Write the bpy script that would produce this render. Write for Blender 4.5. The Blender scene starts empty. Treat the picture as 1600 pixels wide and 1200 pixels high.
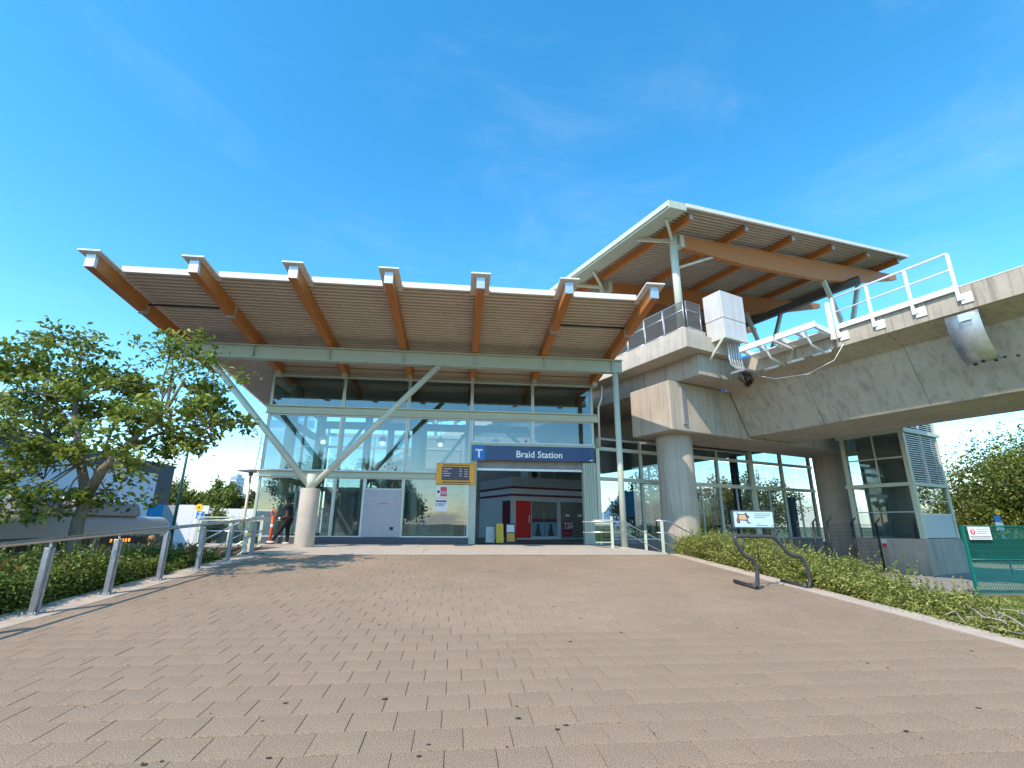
import bpy, bmesh, math, random
import numpy as np
from mathutils import Vector, Matrix
random.seed(7); rng=np.random.default_rng(11)
S=bpy.context.scene; COL=S.collection
# ---------------------------------------------------------------- camera
F_PX,TILT,ROLL,YAW=755.0,.2835,.0071,.1055
EYE=Vector((0,0,.8))
def cam_axes():
    ct,st=math.cos(TILT),math.sin(TILT); cw,sw=math.cos(YAW),math.sin(YAW)
    fwd=Vector((sw*ct,cw*ct,st)); right=Vector((cw,-sw,0)); down=-(right.cross(fwd))
    cr,sr=math.cos(ROLL),math.sin(ROLL)
    return right*cr-down*sr, right*sr+down*cr, fwd
CR,CD,CF=cam_axes()
cd=bpy.data.cameras.new('camera'); cam=bpy.data.objects.new('camera',cd); COL.objects.link(cam)
cd.sensor_width=36; cd.lens=F_PX/1600*36; cd.clip_start=.05; cd.clip_end=9000
M=Matrix((( CR.x,-CD.x,-CF.x,EYE.x),(CR.y,-CD.y,-CF.y,EYE.y),(CR.z,-CD.z,-CF.z,EYE.z),(0,0,0,1)))
cam.matrix_world=M; S.camera=cam
def pix(P):
    d=Vector(P)-EYE; z=d.dot(CF)
    return (800+F_PX*d.dot(CR)/z, 600+F_PX*d.dot(CD)/z, z)
def ray(x,y): return CF+CR*((x-800)/F_PX)+CD*((y-600)/F_PX)
def atY(x,y,Y):
    d=ray(x,y); return EYE+d*((Y-EYE.y)/d.y)
# ---------------------------------------------------------------- world, sun, exposure
SUN_AZ,SUN_EL=math.radians(41),math.radians(44.5)      # heading of the light from +Y towards +X, height of the sun
W=bpy.data.worlds.new('World'); S.world=W; W.use_nodes=True
nt=W.node_tree; N=nt.nodes; Lk=nt.links; N.clear()
out=N.new('ShaderNodeOutputWorld'); bg=N.new('ShaderNodeBackground'); sky=N.new('ShaderNodeTexSky')
sky.sky_type='NISHITA'; sky.sun_disc=False; sky.sun_elevation=SUN_EL; sky.sun_rotation=math.pi+SUN_AZ
sky.altitude=100; sky.air_density=1.0; sky.dust_density=.2; sky.ozone_density=1.6
hs=N.new('ShaderNodeHueSaturation'); hs.inputs['Saturation'].default_value=1.36; hs.inputs['Hue'].default_value=.487; hs.inputs['Value'].default_value=2.2
Lk.new(sky.outputs[0],hs.inputs['Color'])
tc=N.new('ShaderNodeTexCoord'); sp=N.new('ShaderNodeSeparateXYZ'); Lk.new(tc.outputs['Generated'],sp.inputs[0])
mp=N.new('ShaderNodeMapping'); mp.inputs['Scale'].default_value=(1,1,2.6); Lk.new(tc.outputs['Generated'],mp.inputs[0])
nz=N.new('ShaderNodeTexNoise'); nz.inputs['Scale'].default_value=5.5; nz.inputs['Detail'].default_value=7; nz.inputs['Roughness'].default_value=.55
Lk.new(mp.outputs[0],nz.inputs['Vector'])
el=N.new('ShaderNodeMapRange'); el.interpolation_type='SMOOTHSTEP'
for k,v in zip(('From Min','From Max','To Min','To Max'),(.03,.15,.16,-.24)): el.inputs[k].default_value=v
Lk.new(sp.outputs['Z'],el.inputs['Value'])
ad=N.new('ShaderNodeMath'); ad.operation='ADD'; Lk.new(nz.outputs[0],ad.inputs[0]); Lk.new(el.outputs[0],ad.inputs[1])
cm=N.new('ShaderNodeMapRange'); cm.interpolation_type='SMOOTHSTEP'
for k,v in zip(('From Min','From Max','To Min','To Max'),(.54,.72,0,.85)): cm.inputs[k].default_value=v
Lk.new(ad.outputs[0],cm.inputs['Value'])
n2=N.new('ShaderNodeTexNoise'); n2.inputs['Scale'].default_value=2.6; n2.inputs['Detail'].default_value=9; n2.inputs['Roughness'].default_value=.62; n2.inputs['Distortion'].default_value=.5
m2_=N.new('ShaderNodeMapping'); m2_.inputs['Scale'].default_value=(1,1,2.2); m2_.inputs['Location'].default_value=(.6,.2,.1); Lk.new(tc.outputs['Generated'],m2_.inputs[0]); Lk.new(m2_.outputs[0],n2.inputs['Vector'])
wm=N.new('ShaderNodeMapRange'); wm.interpolation_type='SMOOTHSTEP'
for k,v in zip(('From Min','From Max','To Min','To Max'),(.5,.85,0,.11)): wm.inputs[k].default_value=v
Lk.new(n2.outputs[0],wm.inputs['Value']); mxx=N.new('ShaderNodeMath'); mxx.operation='MAXIMUM'; Lk.new(cm.outputs[0],mxx.inputs[0]); Lk.new(wm.outputs[0],mxx.inputs[1])
mx=N.new('ShaderNodeMix'); mx.data_type='RGBA'; Lk.new(mxx.outputs[0],mx.inputs[0]); Lk.new(hs.outputs[0],mx.inputs[6]); mx.inputs[7].default_value=(7.4,7.6,8.0,1)
Lk.new(mx.outputs[2],bg.inputs[0]); bg.inputs[1].default_value=.14; Lk.new(bg.outputs[0],out.inputs[0])
sl=bpy.data.lights.new('sun','SUN'); sl.energy=4.3; sl.angle=math.radians(.55); sl.color=(1,.88,.73)
so=bpy.data.objects.new('sun',sl); COL.objects.link(so)
ldir=Vector((math.sin(SUN_AZ)*math.cos(SUN_EL),math.cos(SUN_AZ)*math.cos(SUN_EL),-math.sin(SUN_EL)))
so.rotation_euler=ldir.to_track_quat('-Z','Y').to_euler(); so.location=(-30,-40,60)
vs=S.view_settings; vs.view_transform='Standard'; vs.look='None'; vs.exposure=.28; vs.gamma=1; vs.use_curve_mapping=False
# ---------------------------------------------------------------- helpers
def nodes(name):
    m=bpy.data.materials.new(name); m.use_nodes=True; t=m.node_tree
    return m,t,t.nodes['Principled BSDF']
def mat(name,col,rough=.6,metal=0,var=.12,scale=3.0,bump=0,bscale=60,stretch=None,stain=0,stain_col=None,spec=.4,coat=0,obj_rand=0,fleck=0):
    m,t,b=nodes(name); n=t.nodes; l=t.links
    b.inputs['Roughness'].default_value=rough; b.inputs['Metallic'].default_value=metal
    b.inputs['Specular IOR Level'].default_value=spec; b.inputs['Coat Weight'].default_value=coat
    tcn=n.new('ShaderNodeTexCoord'); mpn=n.new('ShaderNodeMapping'); l.new(tcn.outputs['Object'],mpn.inputs[0])
    if stretch: mpn.inputs['Scale'].default_value=stretch
    a=n.new('ShaderNodeTexNoise'); a.inputs['Scale'].default_value=scale; a.inputs['Detail'].default_value=8; a.inputs['Roughness'].default_value=.65
    l.new(mpn.outputs[0],a.inputs['Vector'])
    r=n.new('ShaderNodeValToRGB'); c=Vector(col)
    r.color_ramp.elements[0].position=.3; r.color_ramp.elements[1].position=.72
    r.color_ramp.elements[0].color=(*(c*(1-var)),1); r.color_ramp.elements[1].color=(*[min(1,x) for x in c*(1+var)],1)
    l.new(a.outputs[0],r.inputs[0]); cur=r.outputs[0]
    if stain:
        s2=n.new('ShaderNodeMapping'); s2.inputs['Scale'].default_value=(3.2,3.2,.16); l.new(tcn.outputs['Object'],s2.inputs[0])
        q=n.new('ShaderNodeTexNoise'); q.inputs['Scale'].default_value=1.6; q.inputs['Detail'].default_value=9; q.inputs['Roughness'].default_value=.7; l.new(s2.outputs[0],q.inputs['Vector'])
        qr=n.new('ShaderNodeMapRange'); qr.inputs['From Min'].default_value=.48; qr.inputs['From Max'].default_value=.75; qr.inputs['To Max'].default_value=stain; l.new(q.outputs[0],qr.inputs[0])
        mxn=n.new('ShaderNodeMix'); mxn.data_type='RGBA'; l.new(qr.outputs[0],mxn.inputs[0]); l.new(cur,mxn.inputs[6]); mxn.inputs[7].default_value=(*(stain_col or (c*.35)),1); cur=mxn.outputs[2]
    if fleck:
        q=n.new('ShaderNodeTexNoise'); q.inputs['Scale'].default_value=105; q.inputs['Detail'].default_value=2; l.new(tcn.outputs['Object'],q.inputs['Vector'])
        qr=n.new('ShaderNodeMapRange'); qr.inputs['From Min'].default_value=.3; qr.inputs['From Max'].default_value=.7; qr.inputs['To Min'].default_value=1-fleck; qr.inputs['To Max'].default_value=1+fleck; l.new(q.outputs[0],qr.inputs[0])
        vm=n.new('ShaderNodeVectorMath'); vm.operation='SCALE'; l.new(cur,vm.inputs[0]); l.new(qr.outputs[0],vm.inputs['Scale']); cur=vm.outputs[0]
    if obj_rand:
        if obj_rand>0: oi=n.new('ShaderNodeObjectInfo'); src=oi.outputs['Random']
        else: oi=n.new('ShaderNodeAttribute'); oi.attribute_name='rnd'; src=oi.outputs['Fac']
        k=abs(obj_rand); qr=n.new('ShaderNodeMapRange'); qr.inputs['To Min'].default_value=1-k; qr.inputs['To Max'].default_value=1+k; l.new(src,qr.inputs[0])
        vm=n.new('ShaderNodeVectorMath'); vm.operation='SCALE'; l.new(cur,vm.inputs[0]); l.new(qr.outputs[0],vm.inputs['Scale']); cur=vm.outputs[0]
    l.new(cur,b.inputs['Base Color'])
    if bump:
        z=n.new('ShaderNodeTexNoise'); z.inputs['Scale'].default_value=bscale; z.inputs['Detail'].default_value=5; l.new(mpn.outputs[0],z.inputs['Vector'])
        bp=n.new('ShaderNodeBump'); bp.inputs['Strength'].default_value=bump; bp.inputs['Distance'].default_value=.02; l.new(z.outputs[0],bp.inputs['Height']); l.new(bp.outputs[0],b.inputs['Normal'])
    return m
def leafmat(name,c0,c1,trans=.35,rough=.5):
    m,t,b=nodes(name); n=t.nodes; l=t.links
    at=n.new('ShaderNodeAttribute'); at.attribute_name='rnd'; r=n.new('ShaderNodeValToRGB')
    r.color_ramp.elements[0].color=(*c0,1); r.color_ramp.elements[1].color=(*c1,1); l.new(at.outputs['Fac'],r.inputs[0])
    l.new(r.outputs[0],b.inputs['Base Color']); b.inputs['Roughness'].default_value=rough; b.inputs['Specular IOR Level'].default_value=.35
    tr=n.new('ShaderNodeBsdfTranslucent'); l.new(r.outputs[0],tr.inputs[0]); ms=n.new('ShaderNodeMixShader'); ms.inputs[0].default_value=trans
    l.new(b.outputs[0],ms.inputs[1]); l.new(tr.outputs[0],ms.inputs[2]); l.new(ms.outputs[0],n['Material Output'].inputs[0]); return m
def glassmat(name,tint=(.70,.78,.79),base=.095,wav=.0012):
    m,t,b=nodes(name); n=t.nodes; l=t.links; n.remove(b)
    lw=n.new('ShaderNodeLayerWeight'); lw.inputs[0].default_value=.5
    pw=n.new('ShaderNodeMath'); pw.operation='POWER'; pw.inputs[1].default_value=4; l.new(lw.outputs['Facing'],pw.inputs[0])
    ma=n.new('ShaderNodeMath'); ma.operation='MULTIPLY_ADD'; ma.inputs[1].default_value=1-base; ma.inputs[2].default_value=base; l.new(pw.outputs[0],ma.inputs[0])
    tr=n.new('ShaderNodeBsdfTransparent'); tr.inputs[0].default_value=(*tint,1)
    gl=n.new('ShaderNodeBsdfGlossy'); gl.inputs['Roughness'].default_value=0; gl.inputs[0].default_value=(.95,1,1,1)
    tcn=n.new('ShaderNodeTexCoord'); nn=n.new('ShaderNodeTexNoise'); nn.inputs['Scale'].default_value=.7; l.new(tcn.outputs['Object'],nn.inputs['Vector'])
    bp=n.new('ShaderNodeBump'); bp.inputs['Strength'].default_value=.25; bp.inputs['Distance'].default_value=wav*4; l.new(nn.outputs[0],bp.inputs['Height']); l.new(bp.outputs[0],gl.inputs['Normal'])
    ms=n.new('ShaderNodeMixShader'); l.new(ma.outputs[0],ms.inputs[0]); l.new(tr.outputs[0],ms.inputs[1]); l.new(gl.outputs[0],ms.inputs[2]); l.new(ms.outputs[0],n['Material Output'].inputs[0]); return m
def emit(name,col,s):
    m,t,b=nodes(name); b.inputs['Base Color'].default_value=(.02,.02,.02,1); b.inputs['Emission Color'].default_value=(*col,1); b.inputs['Emission Strength'].default_value=s; return m
class MB:
    def __init__(s): s.v=[]; s.f=[]; s.s=[]; s.r=[]
    def add(s,vs,fs,smooth=False,F=None,rnd=None):
        o=len(s.v)
        for p in vs: s.v.append(tuple(F(*p)) if F else tuple(p))
        for f in fs: s.f.append([i+o for i in f]); s.s.append(smooth); s.r.append(random.random() if rnd is None else rnd)
        return s
    def box(s,x0,x1,y0,y1,z0,z1,F=None):
        return s.add([(x0,y0,z0),(x1,y0,z0),(x1,y1,z0),(x0,y1,z0),(x0,y0,z1),(x1,y0,z1),(x1,y1,z1),(x0,y1,z1)],
            [(0,3,2,1),(4,5,6,7),(0,1,5,4),(1,2,6,5),(2,3,7,6),(3,0,4,7)],F=F)
    def prism(s,poly,off,F=None):
        """poly: planar loop of 3d points, off: extrusion vector"""
        n=len(poly); off=Vector(off); a=[Vector(p) for p in poly]; vs=a+[p+off for p in a]
        nrm=sum(((a[i]-a[0]).cross(a[(i+1)%n]-a[0]) for i in range(1,n-1)),Vector())
        fs=[tuple(range(n-1,-1,-1)),tuple(range(n,2*n))]+[(i,(i+1)%n,n+(i+1)%n,n+i) for i in range(n)]
        if nrm.dot(off)<0: fs=[f[::-1] for f in fs]
        return s.add(vs,fs,F=F)
    def tube(s,pts,r,n=10,F=None,caps=True):
        P=[Vector(F(*p)) if F else Vector(p) for p in pts]; k=len(P); R=r if isinstance(r,(list,tuple)) else [r]*k
        vs=[]; up=None
        for i in range(k):
            t=(P[min(i+1,k-1)]-P[max(i-1,0)]).normalized()
            if up is None:
                up=Vector((0,0,1)) if abs(t.z)<.9 else Vector((1,0,0))
            a=t.cross(up).normalized(); b=a.cross(t).normalized(); up=b
            for j in range(n):
                th=2*math.pi*j/n; vs.append(P[i]+a*(R[i]*math.cos(th))+b*(R[i]*math.sin(th)))
        fs=[(i*n+j,i*n+(j+1)%n,(i+1)*n+(j+1)%n,(i+1)*n+j) for i in range(k-1) for j in range(n)]
        s.add(vs,fs,smooth=True)
        if caps: 
            o=len(s.v)-len(vs); s.f.append([o+j for j in range(n)][::-1]); s.s.append(False); s.r.append(0)
            o2=o+(k-1)*n; s.f.append([o2+j for j in range(n)]); s.s.append(False); s.r.append(0)
        return s
    def bar(s,p,q,w,h,F=None):
        """rectangular bar from p to q, w across (horizontal), h in the other way"""
        P=Vector(F(*p)) if F else Vector(p); Q=Vector(F(*q)) if F else Vector(q); t=(Q-P).normalized()
        a=t.cross(Vector((0,0,1))) if abs(t.z)<.95 else Vector((1,0,0)); a.normalize(); b=a.cross(t).normalized(); a*=w/2; b*=h/2
        vs=[P-a-b,P+a-b,P+a+b,P-a+b,Q-a-b,Q+a-b,Q+a+b,Q-a+b]
        return s.add(vs,[(0,3,2,1),(4,5,6,7),(0,1,5,4),(1,2,6,5),(2,3,7,6),(3,0,4,7)])
    def disc(s,c,nrm,r,th,n=20):
        c=Vector(c); nrm=Vector(nrm).normalized(); return s.tube([c,c+nrm*th],r,n)
ROOT={}
def obj(name,mb,m,parent=None,bevel=0,smooth=None,rnd=False):
    me=bpy.data.meshes.new(name); o=bpy.data.objects.new(name,me); COL.objects.link(o)
    off=ROOT.get(parent.name,Vector()) if parent else None
    if parent is None:
        vv=np.array(mb.v); off=Vector((float((vv[:,0].min()+vv[:,0].max())/2),float((vv[:,1].min()+vv[:,1].max())/2),float(vv[:,2].min()))); o.location=off; ROOT[o.name]=off
    else: o.parent=parent; ROOT[o.name]=off
    ox,oy,oz=off
    me.from_pydata([(a-ox,b-oy,c-oz) for a,b,c in mb.v],[],mb.f)
    me.polygons.foreach_set('use_smooth',mb.s if smooth is None else [smooth]*len(mb.f))
    if rnd:
        at=me.attributes.new('rnd','FLOAT','FACE'); at.data.foreach_set('value',mb.r)
    if m: me.materials.append(m)
    if bevel:
        b=o.modifiers.new('bevel','BEVEL'); b.width=bevel; b.segments=2; b.limit_method='ANGLE'
    me.update(); return o
def thing(name,label,cat,loc,group=None):
    o=bpy.data.objects.new(name,None); COL.objects.link(o); o.location=loc; o.empty_display_size=.3
    ROOT[o.name]=Vector(loc); tag(o,label,cat,group); return o
def tag(o,label,cat,group=None):
    o['label']=label; o['category']=cat
    if group: o['group']=group
    return o
def struct(name,mb,m,parent=None,bevel=0,label=None,**k):
    o=obj(name,mb,m,parent,bevel,**k)
    if parent is None: o['kind']='structure'
    if label: o['label']=label
    return o
def B(*a,F=None): return MB().box(*a,F=F)
def text_obj(txt,size,origin,xdir,zdir,m,parent,name='lettering',align='LEFT',depth=.004,bold=0,shear=0):
    cu=bpy.data.curves.new('t','FONT'); cu.body=txt; cu.size=size; cu.align_x=align; cu.extrude=depth; cu.offset=bold; cu.resolution_u=3; cu.shear=shear
    t=bpy.data.objects.new('t',cu); COL.objects.link(t); bpy.context.view_layer.update()
    me=bpy.data.meshes.new_from_object(t.evaluated_get(bpy.context.evaluated_depsgraph_get())); bpy.data.objects.remove(t)
    x=Vector(xdir).normalized(); z=Vector(zdir).normalized(); y=z; n=x.cross(z)
    off=ROOT[parent.name]; o0=Vector(origin)-off
    for v in me.vertices:
        c=v.co.copy(); v.co=o0+x*c.x+z*c.y+n*c.z
    o=bpy.data.objects.new(name,me); COL.objects.link(o); o.parent=parent; ROOT[o.name]=off
    me.materials.clear(); me.materials.append(m); me.name=name; return o
# rotated grid of the guideway
A=math.radians(22.3); CA,SA=math.cos(A),math.sin(A)
def G(u,v,z): return (u*CA-v*SA, u*SA+v*CA, z)
BE=math.radians(20.5); CB,SB=math.cos(BE),math.sin(BE)
def WG(s,d,z): return (6.2+s*CB-d*SB, 21.6+s*SB+d*CB, z)      # s along the concourse wall, d behind it
# ---------------------------------------------------------------- materials
m_con=mat('concrete',(.46,.395,.32),.85,var=.13,scale=.8,bump=.25,bscale=25,stain=.6,stain_col=(.12,.105,.09),fleck=.05)
m_cop=mat('weathered_parapet',(.42,.36,.29),.85,var=.15,scale=2,bump=.25,bscale=25,stain=.92,stain_col=(.07,.06,.05),fleck=.05)
m_deck_shade=mat('deck_metal_shaded',(.46,.40,.34),.5,var=.06,scale=1.2,spec=.5)  # same deck metal with its colour lowered for the shade under the platform roof
m_con_l=mat('concrete_light',(.50,.43,.36),.85,var=.12,scale=2,bump=.2,bscale=30,stain=.5,stain_col=(.2,.16,.13),fleck=.05)
m_kerb=mat('kerb_concrete',(.50,.40,.31),.9,var=.14,scale=2.5,bump=.3,bscale=50,fleck=.12)
m_dark_con=mat('dark_concrete_block',(.30,.285,.27),.9,var=.15,scale=2,bump=.3,bscale=30,stain=.4,fleck=.06)  # darker grey concrete colour for block walls, panels and the shutter
m_paver=mat('paver',(.325,.227,.15),.92,var=.13,scale=.9,bump=.5,bscale=130,obj_rand=.035,fleck=.5)
m_paverf=mat('paver_field',(.325,.227,.15),.92,var=.15,scale=.3,bump=.5,bscale=130,obj_rand=-.035,fleck=.5)
m_joint=mat('joint_sand',(.10,.075,.055),.95,var=.2,scale=20)
m_green=mat('sage_steel_paint',(.42,.46,.38),.42,var=.05,scale=2,spec=.5,stain=.12)
m_greenlt=mat('pale_sage_paint',(.54,.57,.46),.45,var=.05,scale=2,stain=.1)
m_wood=mat('glulam_timber',(.48,.175,.04),.5,var=.42,scale=6,stretch=(9,.45,11),bump=.1,bscale=30,spec=.5)
m_woodu=mat('glulam_timber_cross',(.43,.165,.045),.55,var=.45,scale=7,stretch=(.5,2,12),bump=.1,bscale=30)
m_deck=mat('roof_deck_metal',(.62,.53,.44),.5,var=.06,scale=1.2,metal=0,spec=.5)
m_white=mat('white_fascia',(.74,.72,.69),.5,var=.05,scale=2,stain=.12)
m_galv=mat('galvanised_steel',(.56,.57,.6),.38,metal=.75,var=.12,scale=8)
m_alu=mat('aluminium_frame',(.62,.64,.64),.4,metal=.5,var=.05)
m_rail=mat('brushed_rail',(.40,.41,.44),.4,metal=.7,var=.15,scale=10)
m_stainless=mat('stainless',(.6,.58,.55),.25,metal=.9,var=.08)
m_glass=glassmat('glazing')
m_glass_d=glassmat('lift_glazing',(.7,.78,.78),.12)
m_dark=mat('near_black',(.02,.021,.024),.5,var=.2)
m_plinth=mat('granite_plinth',(.085,.09,.105),.5,var=.2,scale=6,fleck=.2)
m_floor=mat('hall_floor_tile',(.14,.11,.09),.45,var=.12,scale=1.5,fleck=.1)
m_blue=mat('sign_navy',(.012,.05,.16),.3,var=.05,spec=.5); m_tblue=mat('sign_blue',(.01,.16,.52),.35,var=.03)
m_ltblue=mat('poster_blue',(.02,.27,.52),.4,var=.05)
m_wpaint=mat('white_paint',(.8,.8,.8),.4,var=.02); m_letter=mat('white_lettering',(.86,.87,.88),.4,var=.01)
m_yel=mat('amber_housing',(.78,.36,.03),.4,var=.05); m_yellow=mat('yellow_plastic',(.8,.5,.02),.4,var=.04)
m_screen=mat('dark_screen',(.012,.016,.05),.2,var=.1); m_screentxt=emit('screen_text',(.75,.6,.9),.5)
m_red=mat('red_panel',(.78,.018,.012),.4,var=.05); m_darkred=mat('maroon_stripe',(.16,.012,.03),.45,var=.06)
m_kiosk=mat('kiosk_white',(.62,.63,.66),.5,var=.04); m_kgrey=mat('kiosk_grey_cladding',(.36,.365,.38),.55,var=.05)
m_panel=mat('grey_service_panel',(.40,.39,.42),.45,metal=.3,var=.06,scale=4)
m_poster=mat('poster_white',(.75,.75,.77),.5,var=.02); m_posterr=mat('poster_red',(.6,.08,.1),.5,var=.05); m_postn=mat('poster_navy',(.05,.06,.2),.5,var=.05)
m_tan=mat('soil',(.10,.075,.05),.95,var=.3,scale=6,bump=.6,bscale=20)
m_asph=mat('asphalt',(.055,.055,.058),.9,var=.2,scale=4,bump=.3,bscale=90,fleck=.2)
m_pave=mat('pavement_concrete',(.30,.28,.26),.9,var=.12,scale=1,bump=.2,bscale=40,fleck=.1)
m_rack=mat('black_rack_paint',(.045,.045,.048),.42,var=.2,scale=8,spec=.5)
m_fgreen=mat('green_fence_coating',(.0,.14,.115),.4,var=.08); m_blackf=mat('black_fence_coating',(.012,.012,.016),.45,var=.2)
m_bark=mat('bark',(.21,.17,.125),.9,var=.35,scale=9,stretch=(1,1,.35),bump=.8,bscale=22)
m_leaf=leafmat('broad_leaf',(.065,.11,.015),(.40,.46,.08),.4); m_leaf_h=leafmat('hedge_leaf_dark',(.025,.055,.009),(.30,.37,.07),.3)
m_leaf_r=leafmat('hedge_leaf_bright',(.075,.105,.018),(.56,.56,.15),.35); m_leaf_t=leafmat('tree_leaf_olive',(.06,.09,.016),(.36,.40,.08),.3)
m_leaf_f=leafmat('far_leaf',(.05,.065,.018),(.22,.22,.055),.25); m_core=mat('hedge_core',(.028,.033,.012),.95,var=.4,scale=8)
m_grass=leafmat('grass_blade',(.10,.15,.02),(.34,.34,.08),.3); m_lawn=mat('lawn_ground',(.20,.22,.055),.95,var=.35,scale=1.5,bump=.6,bscale=60)
# ================================================================ SETTING
def rz(y): return -.75+.05*y                       # the sloping plaza
g=MB(); g.add([(-4000,-3000,-1.75),(4000,-3000,-1.75),(4000,6000,-1.75),(-4000,6000,-1.75)],[(0,1,2,3)])
struct('ground',g,mat('distant_ground',(.16,.17,.09),.95,var=.3,scale=.02))
struct('road',B(-46,-8.75,-30,95,-1.74,-1.6),m_asph)
struct('pavement',B(-8.75,-7.7,-30,15.0,-1.74,-1.33),m_pave,bevel=.015)
struct('pavement',B(9.0,70,14.2,75,-1.74,-1.15),m_pave)
struct('lawn',B(9.0,70,-20,14.2,-1.74,-1.16),m_lawn)
# plaza
def ramp_sheet(x0,x1,y0,y1,dz,th): return MB().prism([(x0,y0,rz(y0)+dz),(x0,y1,rz(y1)+dz),(x0,y1,rz(y1)+dz-th),(x0,y0,rz(y0)+dz-th)],(x1-x0,0,0))
PX0,PX1,PY0,PY1=-5.25,6.3,-6.0,14.62
plaza=struct('plaza',ramp_sheet(PX0,PX1,PY0,PY1,-.014,.7),m_joint)
PW,PD,JT=.325,.30,.0042
rows=int((PY1-PY0)/PD); sl_=math.atan(.05)
cells=[]
for j in range(rows):
    y0=PY0+j*PD; off=(0 if j%2 else PW/2)+.03*math.sin(j*1.7)
    x=PX0-PW+off
    while x<PX1:
        a,b=max(x,PX0),min(x+PW,PX1)
        if b-a>.06: cells.append((a,b,y0,y0+PD))
        x+=PW
def vis(c):
    P=((c[0]+c[1])/2,(c[2]+c[3])/2,rz((c[2]+c[3])/2))
    if P[1]<2: return 1e9
    x,y,z=pix(P)
    return z if (-20<x<1620 and y<1215) else 1e9
order=sorted(range(len(cells)),key=lambda i:vis(cells[i])); near=set(i for i in order[:300] if vis(cells[i])<1e8)
def paver_geo(mb,w,d,cx,cy,jz,tx,ty,rnd):
    ch=.002; h=.03; hw,hd=w/2-JT/2,d/2-JT/2; vs=[]
    for (ix,iz) in ((0,-h),(0,-ch),(ch,0)):
        for sx,sy in ((-1,-1),(1,-1),(1,1),(-1,1)): vs.append((sx*(hw-ix),sy*(hd-ix),iz))
    fs=[(8,9,10,11)]
    for k in (0,4):
        for i in range(4): fs.append((k+i,k+(i+1)%4,k+4+(i+1)%4,k+4+i))
    if mb is None: return vs,fs
    mb.add([(cx+a,cy+b,rz(cy+b)+c+jz+a*tx+b*ty) for a,b,c in vs],fs,rnd=rnd)
meshes={}
field=MB()
for i,(a,b,y0,y1) in enumerate(cells):
    jz=rng.normal()*.0012; tx,ty=rng.normal()*.003,rng.normal()*.003; cx,cy=(a+b)/2,(y0+y1)/2
    if i in near:
        key=round(b-a,3)
        if key not in meshes:
            vs,fs=paver_geo(None,b-a,PD,0,0,0,0,0,0); me=bpy.data.meshes.new('paver'); me.from_pydata(vs,[],fs); me.materials.append(m_paver); meshes[key]=me
        o=bpy.data.objects.new('paver',meshes[key]); COL.objects.link(o); o.parent=plaza
        o.location=Vector((cx,cy,rz(cy)+jz))-ROOT[plaza.name]; o.rotation_euler=(sl_+ty,-tx,0)
    else: paver_geo(field,b-a,PD,cx,cy,jz,tx,ty,random.random())
fo=obj('paver_field',field,m_paverf,plaza,rnd=True); fo['kind']='stuff'
# kerbs either side, in cast lengths
def kerb(x0,x1,dz,seg):
    k=struct('kerb',ramp_sheet(x0,x1,PY0,PY1+.02,-.02,.6),m_joint); y=PY0; 
    while y<PY1:
        y1=min(y+seg,PY1+.02); ob=struct('kerb_length',ramp_sheet(x0+.002,x1-.002,y+.004,y1-.004,dz,.1),m_kerb,k,bevel=.008); y+=seg
kerb(-5.88,-5.256,.004,2.7); kerb(6.306,6.64,.02,2.4)
# landing in front of the doors
land=struct('landing',B(-6.0,6.45,15.0,18.7,-1.74,-.012),m_joint)
struct('landing_base',MB().box(-9.3,6.45,18.7,21.56,-1.74,-.012),m_joint,land)
struct('ramp_apron',MB().prism([(PX0,14.64,rz(14.64)+.003),(PX0,15.0,-.001),(PX0,15.0,-.5),(PX0,14.64,-.5)],(PX1-PX0,0,0)),m_kerb,land)
for (x0,x1,y0,y1,nx) in ((-6.0,6.45,15.0,16.9,5),(-6.0,6.45,16.9,18.7,5),(-9.3,6.45,18.7,21.55,6)):
    for i in range(nx):
        a=x0+(x1-x0)*i/nx; b=x0+(x1-x0)*(i+1)/nx
        struct('slab',B(a+.004,b-.004,y0+.004,y1-.004,-.08,rng.normal()*.001),m_con_l if (i+int(y0))%3 else m_kerb,land,bevel=.005)
struct('hall_floor',B(-8.6,8.4,21.56,31.5,-1.74,.004),m_floor)
struct('concourse_floor',B(.1,17,.2,11,-1.74,-.006,F=WG),m_floor)
# planting beds
def bed(x0,x1,z1,y0,y1):
    ys=[y0+(y1-y0)*i/20 for i in range(21)]; n=7; mb=MB(); vs=[]
    for y in ys:
        for j in range(n):
            t=j/(n-1); vs.append((x0+(x1-x0)*t,y,(rz(min(y,15))-.03)*(1-t**1.3)+z1*t**1.3+.02*rng.normal()*(0<j<n-1)))
    mb.add(vs,[(i*n+j,i*n+j+1,(i+1)*n+j+1,(i+1)*n+j) if x1>x0 else (i*n+j,(i+1)*n+j,(i+1)*n+j+1,i*n+j+1) for i in range(20) for j in range(n-1)],smooth=True); return mb
struct('planting_bed',bed(-5.87,-7.75,-1.36,-6,15.1),m_tan)
struct('planting_bed',bed(6.63,9.05,-1.17,-6,15.7),m_tan)
# steps down either side of the landing
def stairs(label,xs,dirn,y0,y1,drop):
    t=thing('staircase',label,'stairs',(xs+dirn*1.0,(y0+y1)/2,-1.74)); n=8; run=.3
    for i in range(n-1):
        x0=xs+dirn*run*i+dirn*.002; x1=xs+dirn*(run*(i+1)); z=-drop*(i+1)/n
        obj('step',B(min(x0,x1),max(x0,x1),y0,y1,-1.74,z),m_con_l,t,bevel=.008)
    return t
stairs('short flight of concrete steps descending from the landing toward the bus lane',-6.0,-1,15.25,18.65,1.33)
stairs('short flight of concrete steps descending from the landing toward the concrete piers',6.45,1,15.9,18.4,1.15)
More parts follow.
